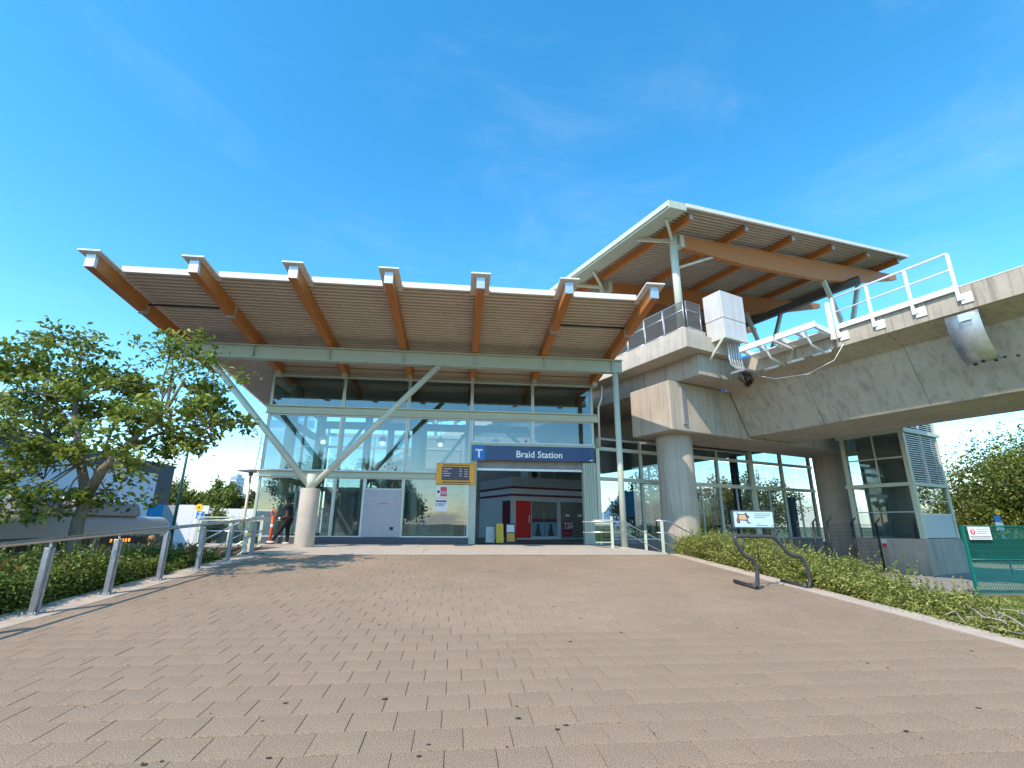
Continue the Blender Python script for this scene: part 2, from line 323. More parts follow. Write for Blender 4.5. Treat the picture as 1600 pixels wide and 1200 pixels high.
# hills far away
mb=MB(); n=90; vs=[]
for i in range(n):
    x=-3800+i*62; h=150+120*math.sin(i*.21+1)+60*math.sin(i*.53)+25*math.sin(i*1.7)
    for (yy,zz) in ((3300,-2),(4000,max(40,h)*.62),(4700,max(60,h))): vs.append((x,yy,zz))
mb.add(vs,[(i*3+j,(i+1)*3+j,(i+1)*3+j+1,i*3+j+1) for i in range(n-1) for j in range(2)],smooth=True)
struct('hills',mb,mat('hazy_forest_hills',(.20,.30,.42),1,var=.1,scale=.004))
# ================================================================ ENTRANCE HALL
hall=thing('station_entrance','glass station entrance hall with timber-beamed upswept canopy and sage green steel','building',(-1.2,21.5,0))
BX=[.44+2.83*k for k in range(-4,3)]
def zb(y): return 7.87-.094*(y-13.7)                 # underside of the timber beams
BD=.43
YF=14.5; YB=29.0
for k,x in enumerate(BX):
    y0,y1=13.7,(24.5 if k>0 else 21.2)
    if k==0: y1=21.6
    b=obj('roof_beam',MB().prism([(x-.125,y0,zb(y0)),(x-.125,y1,zb(y1)),(x-.125,y1,zb(y1)+BD),(x-.125,y0,zb(y0)+BD)],(.25,0,0)),m_wood,hall,bevel=.006)
    obj('end_cap',MB().prism([(x-.13,y0-.012,zb(y0)+.02),(x-.13,y0+.10,zb(y0+.1)+.02),(x-.13,y0+.1,zb(y0+.1)+BD-.002),(x-.13,y0-.012,zb(y0)+BD-.002)],(.26,0,0)),m_galv,b)
    zt=lambda y: zb(y)+BD
    pl=MB().prism([(x-.31,13.55,zt(13.55)+.004),(x-.31,YF+.3,zt(YF+.3)+.004),(x-.31,YF+.3,zt(YF+.3)+.06),(x-.31,13.55,zt(13.55)+.055)],(.62,0,0))
    obj('cap_plate',pl,m_white,b,bevel=.005)
    if k in (0,1,5,6):
        ys=16.25; obj('strap',MB().prism([(x-.14,ys,zb(ys)-.02),(x-.14,ys+.14,zb(ys+.14)-.02),(x-.14,ys+.14,zb(ys+.14)+BD*.9),(x-.14,ys,zb(ys)+BD*.9)],(.28,0,0)),m_galv,b)
    if 0<k: obj('beam_bracket',B(x-.1,x+.1,21.0,21.4,zb(21.2)-.16,zb(21.2)+.02),m_greenlt,b)
for x0,x1 in ((BX[0],BX[1]),(BX[5],BX[6])):
    obj('tie_rod',MB().tube([(x0+.14,16.32,zb(16.3)+.3),(x1-.14,16.32,zb(16.3)+.3)],.035,8),m_dark,hall)
def zd(y): return zb(y)+BD+.003
for k in range(6):                                   # ribbed metal deck, one panel to a bay
    x0,x1=BX[k]+.001,BX[k+1]-.001
    if k==5: x1+=.3
    prof=[]; y=YF+.06; p=.2; dpt=.125
    while y<YB:
        for (dy,dz) in ((0,0),(.095,0),(.105,dpt),(.19,dpt)): prof.append((y+dy,dz))
        y+=p
    mb=MB(); n=len(prof); vs=[(x,yy,zd(yy)+dz) for x in (x0,x1) for yy,dz in prof]
    mb.add(vs,[(i,n+i,n+i+1,i+1) for i in range(n-1)]); 
    vs=[(x,yy,zd(yy)+.155) for x in (x0,x1) for yy in (YF+.06,YB)]; mb.add(vs,[(0,1,3,2)])
    obj('deck_panel',mb,m_deck,hall)
for k in range(6):
    x0,x1=BX[k]+(.31 if k>=0 else 0),BX[k+1]-.31
    obj('fascia',MB().prism([(x0,YF,zd(YF)-.035),(x0,YF+.05,zd(YF+.05)-.035),(x0,YF+.05,zd(YF+.05)+.165),(x0,YF,zd(YF)+.16)],(x1-x0,0,0)),m_white,hall,bevel=.004)
# main steel beam (I section) on the column row
def ibeam(mb,p,q,w,h,tf=.035,tw=.02,F=None):
    P,Q=Vector(p),Vector(q)
    for dz,hh,ww in ((h/2-tf/2,tf,w),(-h/2+tf/2,tf,w),(0,h-2*tf,tw)): mb.bar(P+Vector((0,0,dz)),Q+Vector((0,0,dz)),ww,hh,F=F)
    return mb
sb=obj('steel_beam',ibeam(MB(),(-10.95,18.5,7.12),(6.55,18.5,7.12),.3,.55),m_green,hall)
for k,x in enumerate(BX):
    obj('stiffener',MB().box(x-.012,x+.012,18.37,18.475,6.89,7.36).box(x-.012,x+.012,18.525,18.63,6.89,7.36),m_green,sb)
    obj('bearing_plate',B(x-.1,x+.1,18.42,18.58,7.397,zb(18.5)+.01),m_green,sb)
for x in [(-9.4+2.83*i) for i in range(6)]:          # short posts up to the purlin
    obj('purlin_post',MB().bar((x,18.55,7.38),(x,19.85,zb(19.85)+.18),.11,.11),m_green,hall)
obj('purlin',ibeam(MB(),(-10.85,19.95,zb(19.95)+.2),(6.1,19.95,zb(19.95)+.2),.22,.4),m_green,hall)
# concrete column with forked steel arms
c1=obj('concrete_column',MB().tube([(-5.33,18.5,-.05),(-5.33,18.5,2.0)],.335,40),m_con_l,hall,bevel=.01)
obj('column_stub',MB().tube([(-5.33,18.5,1.99),(-5.33,18.5,2.52)],.17,24),m_greenlt,c1)
obj('arm',MB().tube([(-5.42,18.5,2.15),(-9.66,18.5,6.86)],.115,18),m_greenlt,c1)
obj('arm',MB().tube([(-5.24,18.5,2.15),(-.97,18.5,6.86)],.115,18),m_greenlt,c1)
obj('steel_post',MB().tube([(6.24,18.5,-.03),(6.24,18.5,6.86)],.115,20).tube([(6.24,18.5,-.02),(6.24,18.5,.015)],.19,20),m_greenlt,hall)
# ---- glazing
GX=[-8.3,-5.22,-2.38,.45,3.24,6.05]; Y0=21.5
def pane(x0,x1,z0,z1,frame=True):
    w=obj('window',B(x0+.03,x1-.03,Y0-.006,Y0+.006,z0+.03,z1-.03),m_glass,hall)
    mb=MB()
    for (a,b,c,d) in ((x0,x1,z0,z0+.045),(x0,x1,z1-.045,z1),(x0,x0+.035,z0+.045,z1-.045),(x1-.035,x1,z0+.045,z1-.045)): mb.box(a+.001,b-.001,Y0-.045,Y0+.045,c,d)
    obj('frame',mb,m_alu,w); return w
for i in range(5):
    pane(GX[i]+.03,GX[i+1]-.03,5.72,7.1)
    if i<3: pane(GX[i]+.03,GX[i+1]-.03,2.95,5.36)
    else: pane(GX[i]+.03,GX[i+1]-.03,4.31,5.36)
pane(-8.27,-5.25,.27,2.68); pane(-5.19,-4.02,.27,2.68); pane(-3.96,-2.41,2.2,2.68); pane(-2.35,.42,.27,2.68)
for i,x in enumerate(GX):
    z0=.27 if i<4 else 4.31
    obj('mullion',B(x-.029,x+.029,Y0-.06,Y0+.12,z0,7.1),m_greenlt,hall)
    if 0<i: obj('glazing_column',B(x-.08,x+.08,Y0+.14,Y0+.34,.01,7.1) if i<4 else B(x-.08,x+.08,Y0+.14,Y0+.34,3.5,7.1),m_green,hall)
obj('mullion',B(-4.019,-3.961,Y0-.06,Y0+.08,.27,2.68),m_alu,hall)
def channel(x0,x1,z0,z1,yo=.16):
    mb=MB(); mb.box(x0,x1,Y0-.05,Y0-.03,z0+.03,z1-.03); mb.box(x0,x1,Y0-yo,Y0-.028,z1-.03,z1); mb.box(x0,x1,Y0-yo,Y0-.028,z0,z0+.03); return mb
obj('transom',channel(-8.42,6.28,5.362,5.718,.2),m_greenlt,hall); obj('transom',channel(-8.42,.43,2.682,2.948,.2),m_greenlt,hall)
obj('transom',B(.46,6.1,Y0-.12,Y0+.1,4.17,4.308),m_greenlt,hall)
obj('header',channel(-8.4,6.15,7.102,7.22,.12),m_greenlt,hall); obj('soffit_board',B(-8.4,6.12,Y0-.02,Y0+.02,7.222,7.53),m_deck,hall)
obj('plinth',B(-8.36,.72,Y0-.08,Y0+.1,0,.268),m_plinth,hall,bevel=.006)
# service panel set into the glazing
sp_=obj('service_panel',B(-3.955,-2.415,Y0-.04,Y0+.05,.272,2.196),m_panel,hall,bevel=.004)
fr=MB()
for a,b,c,d in ((-3.8,-2.62,2.02,2.05),(-3.8,-2.62,.98,1.01),(-3.83,-3.8,.98,2.05),(-2.62,-2.59,.98,2.05)): fr.box(a,b,Y0-.055,Y0-.04,c,d)
obj('hatch_frame',fr,m_panel,sp_); obj('hatch_notice',B(-3.35,-2.95,Y0-.0445,Y0-.0405,1.6,1.63),m_posterr,sp_); obj('vent_hole',B(-2.82,-2.68,Y0-.0445,Y0-.0405,.55,.68),m_dark,sp_)
# door opening
obj('door_jamb',B(.46,.74,Y0-.1,Y0+.25,.001,4.168),m_green,hall,bevel=.01)
dj=MB()
for i in range(5): dj.box(5.52+.11*i,5.52+.11*i+.07,Y0-.12,Y0+.2,.001,3.5)
dj.box(5.5,6.1,Y0-.08,Y0+.22,.002,3.49)
obj('door_jamb',dj,m_green,hall); obj('door_post',B(6.12,6.27,Y0-.12,Y0+.1,.001,4.168),m_greenlt,hall)
sh=MB(); 
for i in range(9): sh.box(.76,5.49,Y0+.10,Y0+.13+.02*(i%2),3.2+.06*i,3.256+.06*i)
obj('rolled_shutter',sh,m_dark_con,hall); obj('shutter_bar',B(.76,5.49,Y0+.06,Y0+.16,3.1,3.196),m_alu,hall)
# side and rear glazing, inner columns, rear wall
sw=MB(); fm=MB()
for i in range(4):
    a,b=21.65+i*2.4,21.65+(i+1)*2.4
    for z0,z1 in ((.27,2.68),(2.95,5.36),(5.72,6.6)):
        w=obj('side_window',B(-8.306,-8.294,a+.05,b-.05,z0,z1),m_glass,hall)
    fm.box(-8.36,-8.24,b-.05,b+.05,.02,6.75)
fm.box(-8.38,-8.24,21.6,31.3,2.685,2.945).box(-8.38,-8.24,21.6,31.3,5.365,5.715).box(-8.38,-8.24,21.6,31.3,.01,.27).box(-8.38,-8.24,21.6,31.3,6.6,6.76)
obj('side_wall_frame',fm,m_green,hall)
fm=MB()
for i in range(3):
    a,b=-8.2+i*2.75,-8.2+(i+1)*2.75
    obj('rear_panel',B(a+.05,b-.05,31.29,31.33,.27,2.68),m_dark_con,hall)  # solid dark panels added to darken the hall seen through the glass
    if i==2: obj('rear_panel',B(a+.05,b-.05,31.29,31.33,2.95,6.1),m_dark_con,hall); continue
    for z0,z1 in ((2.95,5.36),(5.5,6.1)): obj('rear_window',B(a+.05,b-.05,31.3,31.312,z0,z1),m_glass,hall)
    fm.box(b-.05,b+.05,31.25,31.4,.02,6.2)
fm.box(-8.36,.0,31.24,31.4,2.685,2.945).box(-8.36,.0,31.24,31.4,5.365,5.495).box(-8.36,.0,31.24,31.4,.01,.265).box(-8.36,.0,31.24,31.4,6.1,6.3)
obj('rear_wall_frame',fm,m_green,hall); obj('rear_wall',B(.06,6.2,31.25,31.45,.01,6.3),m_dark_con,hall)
for x,y,r in ((-7.72,22.7,.24),(-2.15,24.0,.24),(-7.6,27.0,.24),(-5.0,26.6,.2),(-4.2,29.5,.2),(-2.2,28.8,.2),(.44,24.0,.22)):
    obj('inner_column',MB().tube([(x,y,.01),(x,y,zb(y)-.02 if y<24.6 else zb(y)+.3)],r,20),m_greenlt,hall)
for p,q in (((-5,26.6,2.6),(-2.4,26.6,6.5)),((-7.5,27,2.6),(-5,27,6.5)),((-2.1,28.8,2.8),(.4,28.8,6.2)),((3.2,24.4,4.6),(.6,24.4,6.8))):
    obj('inner_brace',MB().tube([p,q],.09,12),m_green,hall)
obj('ceiling_beam',ibeam(MB(),(-8.2,24.6,6.62),(6.0,24.6,6.62),.25,.4),m_green,hall); obj('ceiling_beam',ibeam(MB(),(-8.2,28.4,6.25),(4.0,28.4,6.25),.25,.4),m_green,hall)
obj('drainpipe',MB().tube([(6.5,21.3,7.1),(6.48,21.38,6.5),(6.34,21.45,6.1),(6.33,21.45,4.2)],.05,10),m_alu,hall)
# ================================================================ GUIDEWAY
gw=thing('elevated_guideway','weathered concrete elevated rail guideway on round piers beside the station','guideway',G(21.9,15.5,-1.15))
UC=21.95
sec=[(18.2,7.06),(18.2,7.8),(18.45,7.8),(18.45,7.25),(2*UC-18.45,7.25),(2*UC-18.45,7.8),(2*UC-18.2,7.8),(2*UC-18.2,7.06),(2*UC-19.2,6.72),(2*UC-20.2,4.78),(20.2,4.78),(19.2,6.72)]
def gseg(v0,v1):
    n=len(sec); vs=[(u,v,z) for v in (v0,v1) for u,z in sec]; mb=MB()
    fs=[(i,(i+1)%n,n+(i+1)%n,n+i) for i in range(n)]
    caps=[(0,3,2,1),(0,11,3),(11,8,4,3),(8,7,4),(4,7,6,5),(11,10,9,8)]
    fs+=[c for c in caps]+[tuple(n+i for i in c[::-1]) for c in caps]
    return mb.add(vs,[f[::-1] for f in fs],F=G)
v=-14.0
while v<14.2:
    v1=min(v+3.55,14.25); obj('girder_segment',gseg(v+.004,v1-.004),m_con,gw,bevel=.02); v+=3.55
v=16.75
while v<78: obj('girder_segment',gseg(v+.004,v+5.99),m_con,gw); v+=6
[obj('parapet_panel',MB().box(18.165,18.199,-14+3.55*i+.006,-14+3.55*(i+1)-.006,7.05,7.79,F=G),m_cop,gw) for i in range(7)]; obj('cap_flashing',MB().box(18.155,18.48,-14,6.0,7.8,7.83,F=G),m_white,gw)
ben=obj('crosshead',B(15.32,30.0,14.3,16.7,4.66,6.82,F=G),m_con,gw,bevel=.04)
for uu in (16.63,28.55):
    obj('pier',MB().tube([G(uu,15.5,-1.74),G(uu,15.5,4.68)],.775,56),m_con,gw,bevel=.015)
obj('cable_channel',MB().box(16.0,16.2,14.22,14.3,4.95,6.6,F=G),m_galv,ben); obj('cable_strip',MB().box(18.0,18.05,14.27,14.3,4.8,6.5,F=G),m_galv,ben)
for i in range(6):
    for j in range(2): obj('tie_hole',MB().tube([G(17.4+.9*i,14.296,5.2+.9*j),G(17.4+.9*i,14.31,5.2+.9*j)],.028,8),m_dark,ben)
# further crosshead carrying the line on beyond the hall
obj('crosshead',B(15.6,29.5,44.3,46.5,4.9,6.7,F=G),m_con,gw); 
for uu in (16.9,28.3): obj('pier',MB().tube([G(uu,45.4,-1.74),G(uu,45.4,4.95)],.775,32),m_con,gw)
# silver half-round cable cover hung under the coping
t=thing('cable_cover','curved silver sheet-metal cover bolted to the girder below the coping','cover',G(18.5,5.3,5.6)); mb=MB(); n=14; vs=[]
for i in range(n):
    th=math.pi*.5*i/(n-1); r=1.15
    for (vv) in (4.95,5.75): vs.append(G(18.22+r*(1-math.cos(th))*.75, vv, 7.0-r*1.2*math.sin(th)))
mb.add(vs,[(i*2,i*2+1,i*2+3,i*2+2) for i in range(n-1)],smooth=True)
co=obj('cover_sheet',mb,m_galv,t); so_=co.modifiers.new('s','SOLIDIFY'); so_.thickness=.02
obj('louvre_vent',B(18.12,18.16,5.1,5.4,6.72,6.95,F=G),m_alu,t)
for i in range(6): obj('fixing_bolt',MB().tube([G(19.05+.16*(i%2),4.4+.24*i,5.62),G(18.95+.16*(i%2),4.4+.24*i,5.6)],.04,8),m_dark,t)
# white guard rail on the parapet
t=thing('guard_rail','white tubular guard rail bracketed onto the guideway parapet','railing',G(18.1,7,7.3))
U0=18.08; va,vb=5.25,8.7
obj('top_rail',MB().tube([G(U0,vb,8.9),G(U0,va,8.95),],.035,10),m_wpaint,t); obj('mid_rail',MB().tube([G(U0,vb,8.35),G(U0,va,8.4)],.026,10),m_wpaint,t)
obj('toe_board',B(U0-.03,U0+.03,va,vb,7.68,7.86,F=G),m_wpaint,t)
for i in range(4):
    vv=va+(vb-va)*i/3
    p=obj('post',MB().bar(G(U0,vv,7.35),G(U0,vv,8.93),.07,.07),m_wpaint,t); obj('bracket_plate',B(18.12,18.16,vv-.3,vv-.02,7.24,7.55,F=G).bar(G(U0,vv,7.4),G(18.15,vv-.15,7.4),.06,.06),m_wpaint,p)
# white walkway frames between platform end and guard rail
t=thing('walkway_frame','white steel walkway frame with open bays along the guideway edge','walkway',G(17.7,10.4,7.2))
for a,b in ((8.85,10.35),(10.45,11.9)):
    for uu,zz in ((17.0,7.62),(18.05,7.5)): obj('side_channel',B(uu-.05,uu+.05,a,b,zz,zz+.22,F=G),m_wpaint,t)
    for vv in (a+.05,(a+b)/2,b-.05): obj('cross_channel',MB().bar(G(17.05,vv,7.7),G(18.0,vv,7.6),.09,.19),m_wpaint,t)
    obj('tread_plate',B(17.42,17.99,a+.12,b-.12,7.52,7.56,F=G),m_wpaint,t)
for vv in (9.3,10.9): obj('knee_brace',MB().tube([G(17.1,vv,7.6),G(17.35,vv,7.15),G(18.19,vv,6.98)],.045,8),m_wpaint,t)
for vv in (9.4,10.4,11.4): obj('conduit_length',MB().tube([G(18.14,vv-.32,7.0),G(18.14,vv+.32,7.0)],.055,8),m_wpaint,t)
obj('post',MB().bar(G(17.95,8.82,7.3),G(17.95,8.82,8.75),.12,.12),m_white,t)
tag(obj('hanging_cable',MB().tube([G(18.15,12.2,6.9),G(18.12,11.3,6.5),G(18.1,10,6.35),G(18.1,9,6.6),G(18.1,8.6,7.1)],.014,6),m_wpaint),'thin white cable sagging below the walkway frame','cable')
# track gear on the far parapet
for vv,uu,h,lab in ((7.6,24.8,1.5,'short pale post with dark cap standing on the guideway'),(9.0,24.8,1.1,'short plain pale post standing on the guideway')):
    t=thing('track_post',lab,'post',G(uu,vv,7.25)); obj('shaft',MB().tube([G(uu,vv,7.25),G(uu,vv,7.25+h+1.2)],.13,12),m_white,t)
    if vv<8: obj('cap',MB().tube([G(uu,vv,8.45+h),G(uu,vv,8.75+h)],.12,12),m_dark,t)
# ================================================================ PLATFORM AND ITS ROOF
m_dgrey=mat('grey_steel',(.13,.135,.13),.5,var=.1)
pf=thing('station_platform','raised concrete platform under a broad tilted timber-beamed roof','platform',G(16.4,13,-1.15))
obj('slab',B(14.9,18.12,12.74,76,7.77,8.45,F=G),m_con_l,pf,bevel=.02); obj('kerb_upstand',B(14.93,16.12,12.77,76,8.452,8.63,F=G),m_con_l,pf,bevel=.01)
obj('haunch',MB().prism([(15.9,13.1,6.84),(15.9,13.1,7.768),(15.9,76,7.768),(15.9,76,6.84)],(2.9,0,0),F=G),m_con,pf,bevel=.02)
obj('slab',B(25.8,30.0,12.74,76,7.77,8.6,F=G),m_con_l,pf)
def zt(u): return 13.6+.172*(u-13.9)
# gutter beam at the low edge
def along_v(u0,u1,za,zb_,v0,v1): return MB().prism([(u0,v0,za(u0)),(u1,v0,za(u1)),(u1,v0,zb_(u1)),(u0,v0,zb_(u0))],(0,v1-v0,0),F=G)
obj('edge_gutter',along_v(13.62,14.55,lambda u:zt(u)-.3,lambda u:zt(u)+.02,11.85,66),m_green,pf,bevel=.01)
obj('gutter_fascia',along_v(13.55,13.615,lambda u:zt(13.6)-.2,lambda u:zt(13.6)+.03,11.8,66),m_greenlt,pf); obj('gutter_end',along_v(13.57,14.56,lambda u:zt(u)-.31,lambda u:zt(u)+.03,11.78,11.84),m_greenlt,pf)
JU=[15.2+3.72*i for i in range(6)]
ju=[14.0]+JU[1:]+[34.15]
for k in range(6):
    u0,u1=(14.56,JU[1]) if k==0 else (JU[k],JU[k+1] if k<5 else 34.4)
    prof=[]; vv=11.85
    while vv<32:
        for d,dz in ((0,0),(.095,0),(.105,.095),(.19,.095)): prof.append((vv+d,dz))
        vv+=.2
    prof.append((66,0)); n=len(prof); mb=MB()
    mb.add([(u,q,zt(u)-.1+dz) for u in (u0,u1) for q,dz in prof],[(i,n+i,n+i+1,i+1) for i in range(n-1)],F=G)
    mb.add([(u,q,zt(u)) for u in (u0,u1) for q in (11.85,66)],[(0,1,3,2)],F=G)
    obj('deck_panel',mb,m_deck_shade,pf)
obj('front_fascia',along_v(14.57,34.45,lambda u:zt(u)-.13,lambda u:zt(u)+.05,11.76,11.83),m_white,pf)
obj('side_fascia',along_v(34.42,34.47,lambda u:zt(u)-.13,lambda u:zt(u)+.04,11.84,66),m_white,pf)
for u in JU:
    j=obj('joist',along_v(u-.1,u+.1,lambda q:zt(q)-.45,lambda q:zt(q)-.103,12.1,66),m_wood,pf); obj('end_cap',along_v(u-.104,u+.104,lambda q:zt(q)-.40,lambda q:zt(q)-.107,12.085,12.16),m_galv,j)
def depth(u): return np.interp(u,[15.9,20,27,31,36.2],[.6,.98,1.2,1.0,.34])
for vv in (13.4,18.4,23.7,29,34,39,44,49,54):
    us=[15.95,18,20,23,27,29.5,31,33.5,36.2]; poly=[(u,vv-.13,zt(u)-.455) for u in us]+[(u,vv-.13,zt(u)-.455-float(depth(u))) for u in us[::-1]]
    cb=obj('cross_beam',MB().prism(poly,(0,.26,0),F=G),m_woodu,pf,bevel=.006); obj('beam_shoe',B(15.75,16.0,vv-.145,vv+.145,zt(15.9)-1.03,zt(15.9)-.44,F=G),m_greenlt,cb)
    if vv>45: continue
    cc=obj('roof_column',MB().tube([G(15.42,vv,8.62),G(15.42,vv,zt(15.4)-.46)],.165,18),m_greenlt,pf)
    obj('bracket_arm',MB().bar(G(15.4,vv,zt(15.4)-.75),G(14.1,vv-.9,zt(14.1)-.32),.11,.14),m_greenlt,cc); obj('bracket_arm',MB().bar(G(15.4,vv,zt(15.4)-.75),G(14.1,vv+.9,zt(14.1)-.32),.11,.14),m_greenlt,cc)
    obj('strut',MB().tube([G(15.45,vv,11.75),G(18.3,vv,zt(18.3)-1.12)],.06,10),m_greenlt,cc); obj('strut',MB().bar(G(15.5,vv,zt(15.5)-.95),G(18.4,vv,zt(18.4)-1.14),.1,.1),m_greenlt,cc)
    c2=obj('roof_column',MB().tube([G(29.0,vv,8.6),G(29.0,vv,11.2)],.17,14),m_green,pf)
    obj('strut',MB().bar(G(29,vv,11.0),G(31.4,vv,zt(31.4)-1.2),.2,.2),m_green,c2); obj('strut',MB().bar(G(29,vv,11.0),G(27.2,vv,zt(27.2)-1.3),.2,.2),m_green,c2)
obj('edge_beam',ibeam(MB(),G(29.7,12.6,14.62),G(29.7,62,14.62),.3,.45),m_dgrey,pf)
# platform edge fence panels
t=thing('platform_fence','grey steel mesh fence panels along the platform edge','fence',G(15,14,8.63))
def fpanel(p,q,z0,z1):
    P,Q=Vector(p),Vector(q)
    fr=obj('panel_frame',MB().tube([(*P.xy,z0),(*P.xy,z1),(*Q.xy,z1),(*Q.xy,z0),(*P.xy,z0)],.032,8).tube([(*P.xy,z0+(z1-z0)*.66),(*Q.xy,z0+(z1-z0)*.66)],.026,8),m_rail,t)
    mb=MB(); n=int((Q-P).length/.045)
    for i in range(1,n):
        a=P.lerp(Q,i/n); mb.bar((*a.xy,z0),(*a.xy,z1),.012,.012)
    for i in range(1,int((z1-z0)/.06)): mb.bar((*P.xy,z0+.06*i),(*Q.xy,z0+.06*i),.01,.01)
    obj('mesh_infill',mb,m_dgrey,fr)
for i in range(4): fpanel(G(15.0,12.86+1.15*i,0),G(15.0,12.86+1.15*i+1.1,0),8.68,9.84)
fpanel(G(15.12,12.82,0),G(15.95,12.82,0),8.68,9.86)
# wind screen on the far platform
t=thing('platform_windscreen','blue-tinted glass windscreen panels along the far platform edge','windscreen',G(29.6,14,8.6)); mg=glassmat('blue_screen_glass',(.45,.6,.85),.12)
for i in range(12):
    a=4.2+i*2.6
    if a>12.7: p=obj('glass_panel',B(29.55,29.57,a+.04,a+2.56,8.7,12.3,F=G),mg,t); obj('post',B(29.5,29.62,a-.03,a+.03,8.6,12.35,F=G),m_blackf,p)
# equipment cabinet on brackets at the platform end
t=thing('equipment_cabinet','white rust-stained equipment cabinet mounted at the end of the platform','cabinet',G(17.2,12.6,8.1)); mwc=mat('cabinet_white',(.58,.57,.56),.45,var=.04,scale=2,stain=.5,stain_col=(.42,.2,.06))
ub,vb_=(16.45,17.9),(12.1,13.0)
obj('upper_box',B(*ub,*vb_,9.16,10.38,F=G),mwc,t,bevel=.015); obj('lower_box',B(ub[0]+.01,ub[1]-.01,vb_[0]+.01,vb_[1]-.01,8.34,9.14,F=G),mwc,t,bevel=.01); obj('lifting_eye',MB().tube([G(16.7,12.5,10.37),G(16.7,12.5,10.5)],.04,8),mwc,t)
obj('support_frame',MB().box(ub[0]-.05,ub[1]+.05,12.05,12.13,8.22,8.32,F=G).box(ub[0]-.05,ub[0]+.03,12.13,13.1,8.22,8.32,F=G).bar(G(16.42,12.2,8.22),G(16.42,12.95,7.5),.07,.09),m_greenlt,t)
for i in range(6):
    u=16.95+.15*i; obj('conduit',MB().tube([G(u,12.4,8.3),G(u,12.4,7.5),G(u+.05,12.4,7.25),G(u+.25,12.35,7.1),G(u+.9,12.2,7.05)],.034,8),m_alu,t)
tag(obj('junction_tray',B(17.2,18.15,11.95,12.6,6.9,7.0,F=G),m_galv),'galvanised cable tray under the white equipment cabinet','tray')
cb=MB()
for i in range(14):
    u=17.3+.05*i; cb.tube([G(u,12.25,6.92),G(u+.1*rng.normal(),12.2+.1*rng.normal(),6.6),G(17.9+.3*rng.random(),12.4+.3*rng.random(),6.4+.15*rng.random()),G(18.3+.2*rng.random(),12.5+.3*rng.random(),6.85)],.014,5)
tag(obj('loose_cables',cb,m_dark),'tangle of dark loose cables hanging under the cable tray','cables')
# ================================================================ CONCOURSE WING
wg=thing('concourse_wing','low glazed concourse wing with sage frames behind the concrete piers','building',WG(8,0,-1.15))
ms=[.05,2.55,5.1,7.7,10.3,12.9,15.5]
for i in range(6):
    a,b=ms[i]+.05,ms[i+1]-.05; top=4.6 if i<4 else 5.4
    for z0,z1 in ((.25,2.7),(2.92,4.08),(4.28,top)):
        half=(a+b)/2
        for (c,d) in (((a,half-.02),(half+.02,b)) if z1<2.8 or i>2 else ((a,b),)):
            w=obj('window',B(c,d,-.006,.006,z0,z1,F=WG),m_glass,wg)
    obj('glazing_bar',B((a+b)/2-.018,(a+b)/2+.018,-.05,.05,.25,2.7,F=WG),m_alu,wg)
for i,s in enumerate(ms): obj('mullion',B(s-.05,s+.05,-.09,.1,.17,4.6 if i<5 else 5.4,F=WG) if i!=4 else B(s-.13,s+.13,-.12,.12,.17,5.4,F=WG),m_greenlt,wg)
for z0,z1 in ((2.72,2.9),(4.1,4.26)): obj('transom',B(.0,15.55,-.16,-.1,z0,z1,F=WG).box(.0,15.55,-.1,-.02,z0+.04,z1-.04,F=WG),m_greenlt,wg)
obj('header',B(0,10.3,-.1,.1,4.602,4.68,F=WG),m_green,wg); obj('header',B(10.31,15.55,-.1,.1,5.402,5.5,F=WG),m_green,wg)
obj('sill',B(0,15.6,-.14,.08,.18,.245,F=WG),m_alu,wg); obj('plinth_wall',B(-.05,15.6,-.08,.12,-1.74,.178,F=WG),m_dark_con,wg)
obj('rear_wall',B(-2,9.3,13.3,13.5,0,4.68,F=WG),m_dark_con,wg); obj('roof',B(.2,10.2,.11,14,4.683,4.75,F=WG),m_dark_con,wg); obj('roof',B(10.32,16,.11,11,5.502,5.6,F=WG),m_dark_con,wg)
for s in (10.3,12.9,15.5): obj('rear_post',B(s-.06,s+.06,10.8,10.95,0,5.4,F=WG),m_green,wg)
obj('rear_rail',B(9.8,15.5,10.8,10.95,2.72,2.9,F=WG),m_green,wg)
obj('round_column',MB().tube([WG(8.9,4.5,0),WG(8.9,4.5,4.68)],.26,18),m_blackf,wg); obj('round_column',MB().tube([WG(14.6,4.5,0),WG(14.6,4.5,5.5)],.26,18),m_blackf,wg)
for s in (1.3,4.0):
    t=thing('strip_light','white tubular light hung inside the concourse window' if s<2 else 'second white tubular light hung in the concourse beside the round pier','lamp',WG(s,2,4.2)); obj('tube_body',MB().tube([WG(s-.4,1.6,3.35),WG(s+.1,2.2,3.3)],.05,8),m_wpaint,t); obj('cord',MB().tube([WG(s-.1,1.9,3.36),WG(s-.1,1.9,4.67)],.012,6),m_wpaint,t)
def machine(s,d,w,h,m,lab):
    t=thing('ticket_machine',lab,'machine',WG(s,d,0)); obj('casing',B(s-w/2,s+w/2,d,d+.6,.01,h,F=WG),m,t,bevel=.03); obj('screen',B(s-w*.3,s+w*.3,d-.012,d-.002,h*.62,h*.8,F=WG),m_screen,t); obj('base',B(s-w/2+.02,s+w/2-.02,d+.02,d+.58,0,.2,F=WG),m_dark,t)
machine(8.6,2.2,1.3,2.15,m_yellow,'tall yellow ticket machine seen through the concourse glass beside the dark column')
machine(11.6,.9,1.9,1.1,m_yellow,'low wide yellow machine behind the concourse glass near the second pier')
t=tag(obj('wall_poster',B(1.35,2.45,.25,.28,1.2,2.35,F=WG),m_ltblue),'bright blue poster panel inside the concourse window next to the entrance','poster')
t=thing('blue_barrier','dark blue upright panel behind the concourse glass by the second pier','panel',WG(14.9,1,0)); obj('board',B(14.3,15.3,1.0,1.06,.1,2.5,F=WG),m_blue,t); obj('stand',B(14.35,15.25,.9,1.2,0,.1,F=WG),m_dark,t)
